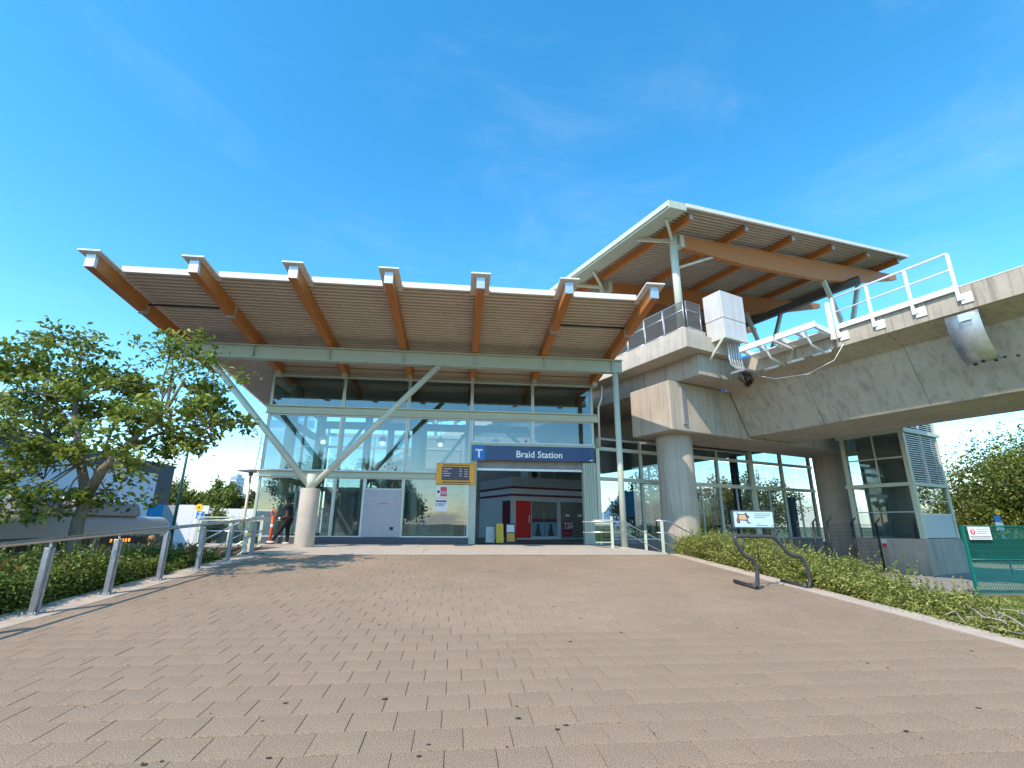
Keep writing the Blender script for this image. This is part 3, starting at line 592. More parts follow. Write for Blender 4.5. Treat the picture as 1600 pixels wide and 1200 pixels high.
# ================================================================ LIFT TOWER
lt=thing('lift_tower','sage-framed lift tower with glass front and grey louvred side on concrete base','tower',G(28,12,-1.15))
u0,u1,v0,v1=26.3,29.6,10.8,13.6
obj('concrete_base',MB().add([(u0-.06,v0-.06,-1.74),(u1+.1,v0-.06,-1.74),(u1+.1,v1,-1.74),(u0-.06,v1,-1.74),(u0-.03,v0-.03,.33),(u1+.03,v0-.03,.33),(u1+.03,v1,.33),(u0-.03,v1,.33)],[(0,3,2,1),(4,5,6,7),(0,1,5,4),(1,2,6,5),(2,3,7,6),(3,0,4,7)],F=G),m_con,lt,bevel=.02)
for a,b in ((u0,v0),(u1-.2,v0),(u0,v1-.2),(u1-.2,v1-.2)): obj('corner_post',B(a,a+.2 if a==u0 else u1,b,b+.2,.332,9.5,F=G),m_greenlt,lt,bevel=.01)
def band(z0,z1,o,m=m_greenlt): return obj('cornice',B(u0-o,u1+o,v0-o,v1+o,z0,z1,F=G),m,lt)
band(2.62,2.78,.06); band(5.05,5.2,.1); band(8.6,8.8,.1)
for z0,z1 in ((.36,1.46),(1.5,2.6)): 
    obj('window',B(u0+.05,u0+.062,v0+.22,v1-.22,z0,z1,F=G),m_glass_d,lt)
obj('window',B(u0+.22,u1-.22,v0+.05,v0+.062,1.42,2.6,F=G),m_glass_d,lt)
obj('frosted_panel',B(u0+.22,u1-.22,v0+.045,v0+.06,.36,1.36,F=G),mat('frosted_glass',(.42,.52,.53),.35,var=.03),lt)
obj('glazing_bar',B(u0+.03,u0+.08,v0+.2,v1-.2,1.46,1.5,F=G).box(u0+.2,u1-.2,v0+.03,v0+.08,1.36,1.42,F=G).box(u0+.2,u1-.2,v0+.03,v0+.08,1.98,2.01,F=G),m_alu,lt)
for z0,z1 in ((2.8,3.9),(3.96,5.03),(5.22,6.9),(6.95,8.58)): obj('window',B(u0+.05,u0+.062,v0+.22,v1-.22,z0,z1,F=G),m_glass_d,lt)
obj('glazing_bar',B(u0+.03,u0+.08,v0+.2,v1-.2,3.9,3.96,F=G).box(u0+.03,u0+.08,v0+1.3,v0+1.36,2.8,5.04,F=G),m_greenlt,lt)
sm=None; um=(u0+u1)/2
for z0,z1 in ((2.82,5.03),(5.24,8.55)):
    for a,b in ((u0+.22,um-.04),(um+.04,u1-.22)):
        n=int((z1-z0)/.105)
        for i in range(n):
            z=z0+.105*i+.02
            if sm is None:
                s0=obj('louvre_slat',MB().prism([(a,v0+.02,z),(a,v0+.13,z+.06),(a,v0+.13,z+.085),(a,v0+.02,z+.028)],(b-a,0,0),F=G),m_alu,lt); sm=(s0,a,z)
            else:
                o=bpy.data.objects.new('louvre_slat',sm[0].data); COL.objects.link(o); o.parent=lt; o.location=Vector(G(a-sm[1],0,z-sm[2]))
obj('louvre_mullion',B(um-.035,um+.035,v0+.01,v0+.12,2.8,8.56,F=G),m_white,lt); obj('backing',B(u0+.2,u1-.2,v0+.2,v0+.24,2.8,8.58,F=G),m_dark,lt)
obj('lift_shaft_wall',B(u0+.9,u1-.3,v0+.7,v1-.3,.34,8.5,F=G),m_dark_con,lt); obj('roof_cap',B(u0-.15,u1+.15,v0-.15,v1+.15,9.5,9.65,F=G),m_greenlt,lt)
tag(obj('warning_notice',B(u0-.075,u0-.06,v0+1.5,v0+1.72,-.1,.3,F=G),m_poster),'small white and red notice on the lift tower base','notice')
nt_=bpy.data.objects['warning_notice']; obj('red_half',B(u0-.079,u0-.0755,v0+1.51,v0+1.71,-.09,.1,F=G),m_posterr,nt_)
# ================================================================ KIOSK INSIDE THE DOORS
ks=thing('shop_kiosk','white kiosk with maroon stripes and red doors inside the station entrance','kiosk',G(13.1,24.2,0))
k0,k1,w0,w1=13.08,19.0,24.2,30
obj('body',B(k0,k1,w0,w1,.02,2.88,F=G),m_kiosk,ks); obj('roof_cladding',B(k0-.02,k1+.02,w0-.02,w1+.02,2.882,3.4,F=G),m_kgrey,ks)
for z0,z1 in ((2.76,2.88),(2.35,2.47)): obj('stripe',B(k0-.03,k1+.03,w0-.03,w1+.03,z0,z1-.002,F=G),m_darkred,ks)
d=obj('red_door',B(13.36,14.3,w0-.05,w0-.002,.12,2.1,F=G),m_red,ks); obj('handle',B(14.15,14.2,w0-.08,w0-.05,.9,1.3,F=G),m_alu,d)
obj('red_door',B(k0-.05,k0-.002,24.35,25.2,.12,2.1,F=G),m_darkred,ks)
for a,b in ((14.38,15.15),(15.19,16.05)):
    w=obj('window',B(a,b,w0-.03,w0-.002,.2,2.08,F=G),mat('kiosk_window',(.10,.095,.085),.2,var=.2),ks); obj('maroon_band',B(a,b,w0-.036,w0-.031,.96,1.13,F=G),m_darkred,w)
    p=obj('window_poster',B(a,b,w0-.036,w0-.031,.2,.955,F=G),mat('poster_teal',(.16,.34,.42),.5,var=.1),w)
    c=(a+b)/2; obj('poster_shape',MB().prism([(c-.2,w0-.04,.21),(c+.22,w0-.04,.21),(c+.1,w0-.04,.6),(c+.08,w0-.04,.86),(c-.07,w0-.04,.86),(c-.12,w0-.04,.55)],(0,.003,0),F=G),mat('poster_brown',(.09,.055,.04),.6,var=.4,scale=9),w)
for a,b in ((16.33,17.15),(17.2,18.0)):
    w=obj('glass_door',B(a,b,w0-.04,w0-.002,.08,2.1,F=G),mat('kiosk_door',(.14,.125,.11),.25,var=.15),ks); obj('door_notice',B(a+.3,a+.6,w0-.046,w0-.041,1.28,1.42,F=G),m_poster,w)
p=obj('red_poster',B(16.42,17.08,w0-.05,w0-.042,.2,1.05,F=G),mat('poster_crimson',(.3,.01,.03),.5,var=.05),ks)
ux=Vector(G(1,0,0)); text_obj('TSS',.42,Vector(G(16.48,w0-.055,.66)),ux,(0,0,1),m_letter,p,depth=.002,bold=.004)
obj('rule',B(16.48,17.02,w0-.055,w0-.051,.60,.62,F=G).box(16.48,17.02,w0-.055,w0-.051,.34,.35,F=G),m_letter,p)
obj('roof_unit',B(14.6,15.5,25.0,25.9,3.402,3.95,F=G),m_kgrey,ks,bevel=.02); obj('fan_grille',MB().tube([G(15.05,24.99,3.68),G(15.05,24.97,3.68)],.2,16),m_dark,ks)
# ================================================================ SIGNS ON THE FRONT
def fit_text(txt,x0,x1,z0,z1,y,m,parent,xd=(1,0,0),o=None,depth=.004,bold=0):
    t=text_obj(txt,1.0,(0,0,0) if o is None else o,xd,(0,0,1),m,parent,depth=depth,bold=bold)
    me=t.data; off=ROOT[parent.name]; xs=[v.co.x+off.x for v in me.vertices]; zs=[v.co.z+off.z for v in me.vertices]; a,b,c,d=min(xs),max(xs),min(zs),max(zs)
    ys=[v.co.y+off.y for v in me.vertices]; ym=sum(ys)/len(ys)
    for v in me.vertices:
        X=v.co.x+off.x; Z=v.co.z+off.z; v.co.x=x0+(X-a)/(b-a)*(x1-x0)-off.x; v.co.z=z0+(Z-c)/(d-c)*(z1-z0)-off.z; v.co.y=y+(v.co.y+off.y-ym)-off.y
    return t
sg=thing('station_sign','long navy sign reading Braid Station above the entrance opening','sign',(3.2,21.3,3.52))
obj('board',B(.52,6.0,21.26,21.36,3.53,4.16),m_blue,sg,bevel=.006); tt=obj('logo_tile',B(.54,1.09,21.235,21.259,3.5,4.13),m_tblue,sg,bevel=.004)
fit_text('T',.66,.97,3.62,3.99,21.232,m_letter,tt,bold=.03)
fit_text('Braid Station',2.47,4.53,3.655,3.955,21.256,m_letter,sg,bold=.014)
obj('corner_emblem',MB().prism([(5.7,21.258,3.57),(5.82,21.258,3.585),(5.78,21.258,3.6)],(0,-.004,0)).prism([(5.8,21.258,3.57),(5.95,21.258,3.575),(5.87,21.258,3.63)],(0,-.004,0)),m_letter,sg)
ib=thing('information_display','amber-framed departure display mounted on the glass beside the entrance','display',(-.17,21.3,2.4))
obj('housing',B(-1.0,.66,21.28,21.42,2.46,3.36),m_yel,ib,bevel=.03); sc=obj('screen',B(-.76,.42,21.27,21.279,2.62,3.2),m_screen,ib)
tx=MB()
for r,(a,b) in enumerate(((-.7,-.35),(-.72,-.5),(-.72,-.38),(-.7,-.42))):
    z=3.1-.1*r; tx.box(a,b,21.266,21.27,z,z+.022); tx.box(-.02,.1,21.266,21.27,z,z+.02); tx.box(.2,.36,21.266,21.27,z-.02,z)
obj('screen_lines',tx,m_screentxt,sc); hb=MB(); x=-.72
while x<.4: w=.05+.08*random.random(); hb.box(x,x+w,21.274,21.279,3.25,3.29); hb.box(x+.02,x+.02+w,21.274,21.279,2.51,2.56); x+=w+.025
obj('header_lettering',hb,m_dark,ib)
def poster(x0,x1,z0,z1,lab,red):
    t=tag(obj('window_notice',B(x0,x1,21.475,21.485,z0,z1),m_poster),lab,'notice'); y=21.474; w=x1-x0; h=z1-z0
    if red:
        obj('red_panel',B(x0+w*.36,x1-w*.06,y-.003,y,z0+h*.55,z1-h*.05).box(x0+w*.36,x1-w*.06,y-.003,y,z0+h*.08,z0+h*.28),m_posterr,t); obj('grey_panel',B(x0+w*.36,x1-w*.06,y-.003,y,z0+h*.3,z0+h*.52),m_kgrey,t); obj('round_symbol',MB().tube([(x0+w*.2,y,z0+h*.5),(x0+w*.2,y-.003,z0+h*.5)],w*.12,16),m_dark,t)
    else:
        obj('heading_band',B(x0+w*.06,x1-w*.06,y-.003,y,z1-h*.2,z1-h*.06),m_postn,t); k=MB()
        for i in range(3): k.box(x0+w*.25,x1-w*(.1+.08*i),y-.003,y,z1-h*(.34+.1*i),z1-h*(.3+.1*i)); k.box(x0+w*.08,x0+w*.17,y-.003,y,z1-h*(.36+.1*i),z1-h*(.29+.1*i))
        obj('printed_lines',k,m_postn,t)
poster(-.97,-.48,1.92,2.37,'red and white prohibition notice stuck on the entrance glass',True); poster(-1.0,-.48,1.33,1.81,'white notice with dark heading below the red one on the entrance glass',False)
# ================================================================ RAILINGS
rl=thing('ramp_railing','long brushed metal handrail on paired flat-bar posts along the hedge','railing',(-5.5,10,-.3))
RH=.93
obj('top_rail',MB().tube([(-5.5,y,rz(y)+RH) for y in (1.2,5,10,15.5)],.033,12),m_stainless,rl)
for i in range(11):
    y=.72+1.37*i+.0
    if y>15.2: y=15.4
    z=min(rz(y),0)
    p=obj('post',MB().box(-5.535,-5.465,y-.055,y-.018,z+.012,z+RH-.1).box(-5.535,-5.465,y+.018,y+.055,z+.012,z+RH-.1).box(-5.52,-5.48,y-.018,y+.018,z+.1,z+RH-.12),m_rail,rl,bevel=.004)
    obj('stem',MB().tube([(-5.5,y,z+RH-.14),(-5.5,y,z+RH-.02)],.016,8),m_stainless,p); pl=MB().box(-5.6,-5.4,y-.1,y+.1,z-.012,z+.014)
    for sx in (-.075,.075):
        for sy in (-.075,.075): pl.tube([(-5.5+sx,y+sy,z+.01),(-5.5+sx,y+sy,z+.035)],.012,6)
    obj('base_plate',pl,m_rail,p)
def stair_rail(label,y,pts,posts,panel=None):
    t=thing('stair_railing',label,'railing',(pts[0][0],y,pts[0][1]-1)); obj('handrail',MB().tube([(x,y,z) for x,z in pts],.024,10),m_stainless,t)
    obj('lower_rail',MB().tube([(x,y,z-.38) for x,z in pts],.018,8),m_stainless,t)
    for x,z0,z1 in posts: obj('post',MB().box(x-.05,x+.05,y-.014,y+.014,z0,z1).box(x-.07,x+.07,y-.06,y+.06,z0,z0+.015),m_greenlt,t,bevel=.003)
    if panel:
        x0,x1,z0,z1=panel; obj('guard_panel',B(x0,x1,y-.008,y+.008,z0,z1),m_frost,t); obj('panel_rail',MB().box(x0-.06,x1+.06,y-.02,y+.02,z1+.11,z1+.15),m_greenlt,t); obj('panel_edge',B(x0,x1,y-.018,y+.018,z0-.03,z0),m_greenlt,t); obj('panel_edge',B(x0,x1,y-.018,y+.018,z1,z1+.03),m_greenlt,t)
m_frost=glassmat('pale_green_panel',(.5,.6,.5),.2)
stair_rail('sage stair railing with solid guard panel at the far edge of the bus-lane steps',18.62,[(-6.85,.5),(-8.5,-.42)],[(-7.2,-.72,.3),(-8.4,-1.33,-.36)])
stair_rail('sage stair railing at the near edge of the bus-lane steps',15.3,[(-5.6,.96),(-6.0,.96),(-8.5,-.42)],[(-6.05,-.01,1.0),(-7.2,-.72,.3),(-8.4,-1.33,-.36)])
stair_rail('sage landing barrier with pale green panels left of the walking person',18.8,[(-6.9,.9),(-9.1,.9)],[(-6.95,0,1.05),(-8.0,0,1.05),(-9.1,0,1.05)],(-9.0,-7.0,.1,.86))
stair_rail('stair railing with pale green guard panel next to the slim steel post',18.3,[(4.6,.93),(6.15,.95),(8.7,-.28)],[(5.72,0,1.12),(7.0,-.4,.62),(8.6,-1.15,-.2)],(5.08,5.66,.22,.86))
stair_rail('stair railing at the near edge of the steps toward the round pier',16.0,[(6.5,.97),(6.95,.95),(8.9,-.1)],[(6.7,-.05,.98),(7.6,-.6,.6),(8.7,-1.15,.0)])
# ================================================================ BIKE RACK
YR=8.95
def rp(x,y): p=atY(x,y,YR); return (p.x,YR,p.z)
rk=thing('bike_rack','black bent-tube bicycle rack standing on the pavers near the hedge kerb','bike rack',(5.9,YR,rz(YR)))
path=[(1183,921),(1183.5,905),(1182,886),(1176,874),(1163,868),(1156,857),(1149,846),(1149,839.5),(1156,837.5),(1180,838),(1203,838.5),(1212,842),(1220,851),(1231,864),(1240,868.5),(1250,870),(1257,878),(1263,894),(1266,908),(1262,922)]
P=[Vector(rp(*p)) for p in path]; Q=[]
for i in range(len(P)-1):
    a,b,c,d=P[max(i-1,0)],P[i],P[i+1],P[min(i+2,len(P)-1)]
    for s in (0,.25,.5,.75): Q.append(.5*((2*b)+(c-a)*s+(2*a-5*b+4*c-d)*s*s+(3*b-a-3*c+d)*s**3))
Q.append(P[-1]); Q[0].z=rz(YR)+.04; Q[-1].z=rz(YR)+.04
obj('hoop',MB().tube(Q,.036,14),m_rack,rk)
for q in (Q[0],Q[-1]): obj('foot_rail',MB().tube([q,q+Vector((-.01,.12,.004)),q+Vector((-.03,.68,.034))],.036,12),m_rack,rk)
obj('inner_frame',MB().tube([rp(1160,839),rp(1161,866)],.014,8).tube([rp(1183,839),rp(1185,874),rp(1209,874),rp(1209,841)],.012,8),m_rack,rk)
# ================================================================ ADVERT DISPLAY
YD=15.2; a=atY(1143,797,YD); b=atY(1212,826,YD)
ds=thing('display_board','wide light-blue display board with animal picture on slim posts behind the hedge','display',((a.x+b.x)/2,YD,-1.15))
obj('frame',B(a.x,b.x,YD,YD+.09,b.z,a.z),mat('display_frame',(.07,.09,.10),.4),ds,bevel=.012); fc=obj('face',B(a.x+.05,b.x-.05,YD-.006,YD-.001,b.z+.045,a.z-.045),mat('display_face',(.52,.68,.78),.4,var=.02),ds)
for x in (a.x+.35,b.x-.35): obj('post',B(x-.03,x+.03,YD+.02,YD+.08,-1.15,b.z),m_blackf,ds)
w=b.x-a.x; h=a.z-b.z; X=lambda t:a.x+w*t; Z=lambda t:b.z+h*t
def poly(pts,m,dy): return obj('printed_shape',MB().prism([(X(p),YD-dy,Z(q)) for p,q in pts],(0,.003,0)),m,fc)
poly([(.1,.3),(.09,.45),(.13,.72),(.1,.88),(.16,.78),(.3,.8),(.33,.9),(.36,.72),(.41,.62),(.36,.55),(.37,.35),(.44,.28),(.36,.27),(.31,.42),(.17,.45),(.16,.27)],mat('print_dark',(.05,.04,.08),.5,var=.1),.01)
poly([(.14,.5),(.15,.74),(.31,.76),(.33,.5),(.29,.46),(.18,.48)],mat('print_tan',(.6,.42,.24),.5,var=.15,scale=20),.014); poly([(.11,.34),(.12,.62),(.155,.6),(.15,.4)],mat('print_rust',(.5,.12,.05),.5),.014); poly([(.325,.4),(.33,.62),(.36,.6),(.35,.38)],mat('print_rust2',(.5,.15,.05),.5),.014)
k=MB(); 
for i,(p,q) in enumerate(((.52,.92),(.52,.9),(.52,.78))): k.box(X(p),X(q),YD-.01,YD-.006,Z(.8-.1*i),Z(.82-.1*i))
k.box(X(.55),X(.66),YD-.01,YD-.006,Z(.25),Z(.265)).box(X(.55),X(.82),YD-.01,YD-.006,Z(.15),Z(.175)); obj('printed_lines',k,m_dark,fc)
obj('corner_mark',MB().tube([(X(.945),YD-.006,Z(.17)),(X(.945),YD-.01,Z(.17))],.02,10),m_postn,fc)
# ================================================================ FENCES
m_backing=mat('dark_backing_sheet',(.012,.03,.03),.8,var=.2)
gf=thing('green_mesh_fence','green welded-mesh fence with square posts on the lawn edge','fence',(20,13.9,-1.1))
for i in range(5):
    x=15.38+2.6*i; obj('post',MB().box(x-.04,x+.04,13.86,13.94,-1.16,.88),m_fgreen,gf,bevel=.005)
    if i<4:
        k=MB(); n=46
        for j in range(1,n): xx=x+2.6*j/n; k.bar((xx,13.9,-1.08),(xx,13.9,.84),.013,.013)
        for j in range(12): k.bar((x+.04,13.905,-1.05+.17*j),(x+2.56,13.905,-1.05+.17*j),.009,.009)
        pn=obj('mesh_panel',k,m_fgreen,gf); obj('dark_backing',B(x+.05,x+2.55,13.93,13.935,-.1,.5),m_backing,gf); obj('panel_rail',MB().tube([(x+.04,13.89,-.11),(x+2.56,13.89,-.11)],.022,8).tube([(x+.04,13.89,.86),(x+2.56,13.89,.86)],.02,8),m_fgreen,pn)  # thin dark sheet added to darken what shows through the mesh
fs=tag(obj('fence_sign',B(15.5,16.25,13.83,13.845,.46,.84),m_poster),'small white sign with red round symbol on the green fence','sign')
obj('round_symbol',MB().tube([(15.64,13.83,.69),(15.64,13.824,.69)],.085,18),m_posterr,fs); obj('grey_band',B(15.52,16.23,13.825,13.829,.53,.575),m_kgrey,fs); k=MB()
for i in range(3): k.box(15.78,16.2-.05*i,13.825,13.829,.76-.06*i,.78-.06*i)
k.box(15.55,16.2,13.825,13.829,.485,.505); obj('printed_lines',k,m_kgrey,fs); obj('symbol_letter',B(15.625,15.655,13.82,13.823,.64,.73).box(15.595,15.685,13.82,13.823,.715,.74),m_letter,fs)
bf=thing('black_wire_fence','black wire fence with angled post tops between the second pier and lift tower','fence',G(24,12.3,-1.15))
for u in (20.75,21.75,23.6,25.6): 
    p=obj('post',MB().tube([G(u,12.3,-1.15),G(u,12.3,1.0)],.045,10),m_blackf,bf); obj('post_arm',MB().tube([G(u,12.3,.98),G(u+.1,12.15,1.2)],.03,8),m_blackf,p)
k=MB()
for j in range(14): k.bar(G(20.6,12.3,-1.05+.15*j),G(25.6,12.3,-1.05+.15*j),.01,.01)
for j in range(60): k.bar(G(20.6+5*j/60,12.305,-1.1),G(20.6+5*j/60,12.305,.95),.006,.006)
obj('wire_mesh',k,m_blackf,bf)
# ================================================================ POLES AND LAMPS
def stop_sign(lab,x,y,g,zt_,r,plates):
    t=thing('bus_stop_sign',lab,'bus stop',(x,y,g)); obj('pole',MB().tube([(x,y,g),(x,y,zt_-r)],.035,10),m_galv,t)
    d=obj('yellow_disc',MB().tube([(x,y-.03,zt_),(x,y-.05,zt_)],r,24),m_yellow,t); obj('disc_mark',MB().tube([(x,y-.052,zt_),(x,y-.056,zt_)],r*.25,12),m_dark,d)
    for (a,b,c,d_,m) in plates: obj('sign_plate',B(x+a,x+b,y-.06,y-.04,c,d_),m,t)
    return t
q=atY(312,793,22); t=stop_sign('bus stop pole with yellow disc and blue plate near the white hoarding',q.x,22,-1.6,q.z,.15,[(-.05,.25,q.z-.45,q.z-.16,m_tblue),(-.07,.45,q.z-.68,q.z-.47,m_wpaint),(.27,.5,q.z-.45,q.z-.25,m_dark)])
fit_text('T',q.x+.02,q.x+.18,q.z-.4,q.z-.2,21.93,m_letter,t)
q=atY(1557,800,20.5); t=stop_sign('bus stop pole with yellow disc and white plate behind the green fence',q.x,20.5,-1.15,q.z,.14,[(-.28,.05,q.z-.45,q.z-.17,m_tblue),(-.28,.1,q.z-.8,q.z-.46,m_wpaint)])
t=thing('lamp_post','cream lamp post with flat white disc head and thin mast','lamp post',(-12.1,30,-1.6)); obj('pole',MB().tube([(-12.08,30,-1.6),(-12.1,30,3.7)],[.085,.07],12),mat('cream_pole',(.72,.6,.42),.5,var=.05),t)
obj('lamp_head',MB().tube([(-12.1,30,3.62),(-12.1,30,3.68),(-12.1,30,3.78),(-12.1,30,3.84)],[.25,.72,.72,.3],24),m_white,t); obj('collar',MB().tube([(-12.1,30,3.45),(-12.1,30,3.62)],.13,12),mat('rust_collar',(.4,.18,.08),.6),t); m2=obj('mast',MB().tube([(-11.9,30,3.8),(-11.8,30,5.9)],.02,6),m_dark,t)
obj('antenna',MB().tube([(-11.85,30,5.5),(-11.6,30,5.2)],.015,6).tube([(-11.88,30,4.6),(-11.62,30,4.3)],.015,6),m_dark,m2)
t=thing('light_pole','tall dark green street light pole rising beside the grey warehouse','light pole',(-23.7,45,-1.6)); obj('pole',MB().tube([(-23.7,45,-1.6),(-23.68,45,9.5)],[.13,.09],12),mat('dark_green_pole',(.02,.09,.075),.4,var=.1),t); obj('lamp_arm',MB().tube([(-23.68,45,9.4),(-23.0,44.7,9.9),(-22,44.4,10)],.05,8),m_dark,t); obj('lamp_head',B(-22.3,-21.4,44.2,44.6,9.9,10.05),m_dark,t)
for i,x in enumerate((-6.6,-3.8,-1.0,1.75)):
    t=thing('pendant_lamp',['white pendant lamp hanging inside the glass at the corner bay','white pendant lamp inside the glass above the forked column','white pendant lamp inside the glass above the amber display','white pendant lamp inside the glass above the station sign'][i],'lamp',(x,24,4.6),'pendant lamps in the hall')
    obj('cord',MB().tube([(x,24,4.9),(x,24,zb(24)-.02)],.014,6),m_wpaint,t); obj('shade',MB().tube([(x,24,4.92),(x,24,4.86),(x,24,4.7),(x,24,4.66)],[.05,.17,.2,.12],16),m_wpaint,t); obj('bulb',MB().tube([(x,24,4.66),(x,24,4.6),(x,24,4.5),(x,24,4.46)],[.08,.13,.12,.04],14),emit('lamp_glow',(1,.9,.75),1.2),t)
# ================================================================ SMALL THINGS BY THE DOORS
t=thing('warning_post','orange flexible warning post with white band and loop top near the corner column','bollard',(-7.4,21.1,0)); mo=mat('orange_plastic',(.75,.1,.02),.45,var=.05)
obj('shaft',MB().tube([(-7.4,21.1,.06),(-7.4,21.1,1.05)],.055,14),mo,t); obj('reflective_band',MB().tube([(-7.4,21.1,.62),(-7.4,21.1,.75)],.058,14),m_wpaint,t); obj('base',MB().tube([(-7.4,21.1,0),(-7.4,21.1,.07)],[.17,.12],16),m_dark,t)
obj('loop',MB().tube([(-7.4+.09*math.sin(2*math.pi*i/16),21.1,1.18-.14*math.cos(2*math.pi*i/16)) for i in range(17)],.028,8),mo,t)
def aboard(x,y,w,h,m,lab,pic=None):
    t=thing('floor_sign',lab,'floor sign',(x,y,0)); th=.22*h
    f=obj('front_panel',MB().prism([(x-w/2,y-th,.0),(x+w/2,y-th,.0),(x+w/2*.9,y-.02,h),(x-w/2*.9,y-.02,h)],(0,.025,0)),m,t); obj('rear_panel',MB().prism([(x-w/2,y+th,.0),(x+w/2,y+th,.0),(x+w/2*.9,y+.02,h),(x-w/2*.9,y+.02,h)],(0,.02,0)),m,t)
    if pic:
        for z0,z1,pm in pic: obj('insert',MB().prism([(x-w*.36,y-th*(1-z0)-.02*z0-.008,h*z0),(x+w*.36,y-th*(1-z0)-.02*z0-.008,h*z0),(x+w*.34,y-th*(1-z1)-.02*z1-.008,h*z1),(x-w*.34,y-th*(1-z1)-.02*z1-.008,h*z1)],(0,.006,0)),pm,f)
aboard(1.92,23.0,.34,.85,m_yellow,'yellow folding wet-floor sign standing in the entrance'); aboard(2.42,23.1,.5,.86,m_blackf,'black framed folding advertising board in the entrance',[(.08,.52,m_yel),(.56,.93,m_poster)]); aboard(1.5,23.4,.4,.7,m_white,'plain white folding board behind the yellow floor sign')
for x,y,lab in ((-1.6,23.2,'pale grey cabinet standing behind the entrance glass'),(.05,23.6,'pale grey cabinet with dark front behind the glass under the notices')):
    t=thing('cabinet',lab,'cabinet',(x,y,0)); obj('casing',B(x-.3,x+.3,y,y+.5,.02,1.05),m_kgrey,t,bevel=.01)
    obj('front',B(x-.24,x+.24,y-.012,y-.001,.12,.95),m_dark if x>-.5 else m_panel,t)
t=thing('lit_column_standin','added cream cylinder imitating the sunlit foot of an inner column behind the glass beside the grey service panel','stand',(-2.0,22.25,0)); mcr=mat('sunlit_column_cream',(.74,.68,.5),.5,var=.08,scale=2); obj('cylinder',MB().tube([(-2.0,22.25,.06),(-2.0,22.25,2.1),(-2.0,22.25,2.17)],[.19,.19,.15],24),mcr,t); obj('base',MB().tube([(-2.0,22.25,.005),(-2.0,22.25,.06)],.24,20),m_dark,t)  # added cylinder near the glass; its cream colour imitates a sunlit inner column
t=thing('door_mat','dark mat lying at the entrance threshold','mat',(3.1,21.7,0)); obj('pile',B(.9,5.3,21.62,23.0,.005,.02),mat('mat_fibre',(.03,.028,.026),.95,var=.3,scale=40),t); obj('rim',MB().box(.85,5.35,21.58,21.62,.005,.022).box(.85,5.35,23.0,23.04,.005,.022),m_dark,t)
# leaf litter and dark specks on the pavers
k=MB()
for i in range(150):
    y=3.4+10*random.random()**1.4; x=-5+11*random.random(); r=.006+.016*random.random()**2; z=rz(y)+.002; a=random.random()*6
    k.add([(x+r*math.cos(a+t)*(1+.4*random.random()),y+r*math.sin(a+t),z+.003*random.random()) for t in (0,1.2,2.5,3.6,5)],[(0,1,2,3,4)])
o=obj('ground_litter',k,mat('dry_litter',(.05,.04,.03),.9,var=.5,scale=3)); o['kind']='stuff'; o['label']='scattered dark leaf bits and gum spots on the pavers'; o['category']='litter'
# ================================================================ FOLIAGE
def leaves(name,pts,size,m,parent,upb=.6,aspect=.5,droop=0.0):
    pts=np.asarray(pts,float); n=len(pts); off=np.array(ROOT[parent.name])
    nr=rng.normal(size=(n,3)); nr[:,2]=np.abs(nr[:,2])+upb; nr/=np.linalg.norm(nr,axis=1)[:,None]
    t=rng.normal(size=(n,3)); t[:,2]-=droop; t-=nr*(t*nr).sum(1)[:,None]; t/=np.linalg.norm(t,axis=1)[:,None]; b=np.cross(nr,t)
    L=(size*(.65+.7*rng.random(n)))[:,None]; c=pts-off
    v=np.stack([c-t*L*.5,c+b*L*aspect*.5+nr*L*.1-t*L*.05,c+t*L*.5-nr*L*.08,c-b*L*aspect*.5+nr*L*.1-t*L*.05],1).reshape(-1,3)
    me=bpy.data.meshes.new(name); me.vertices.add(4*n); me.vertices.foreach_set('co',v.ravel()); me.loops.add(4*n); me.polygons.add(n)
    me.loops.foreach_set('vertex_index',np.arange(4*n,dtype=np.int32)); me.polygons.foreach_set('loop_start',np.arange(0,4*n,4,dtype=np.int32)); me.update(calc_edges=True)
    at=me.attributes.new('rnd','FLOAT','FACE'); at.data.foreach_set('value',np.clip(rng.normal(.45,.24,n),0,1)); me.materials.append(m)
    o=bpy.data.objects.new(name,me); COL.objects.link(o); o.parent=parent; ROOT[o.name]=ROOT[parent.name]; return o
def limb(mb,p,q,r0,r1,k=4,wob=.06):
    P,Q=Vector(p),Vector(q); L=(Q-P).length
    pts=[P.lerp(Q,i/k)+(Vector(rng.normal(size=3))*wob*L*.25 if 0<i<k else Vector()) for i in range(k+1)]
    mb.tube(pts,[r0+(r1-r0)*i/k for i in range(k+1)],8); return pts
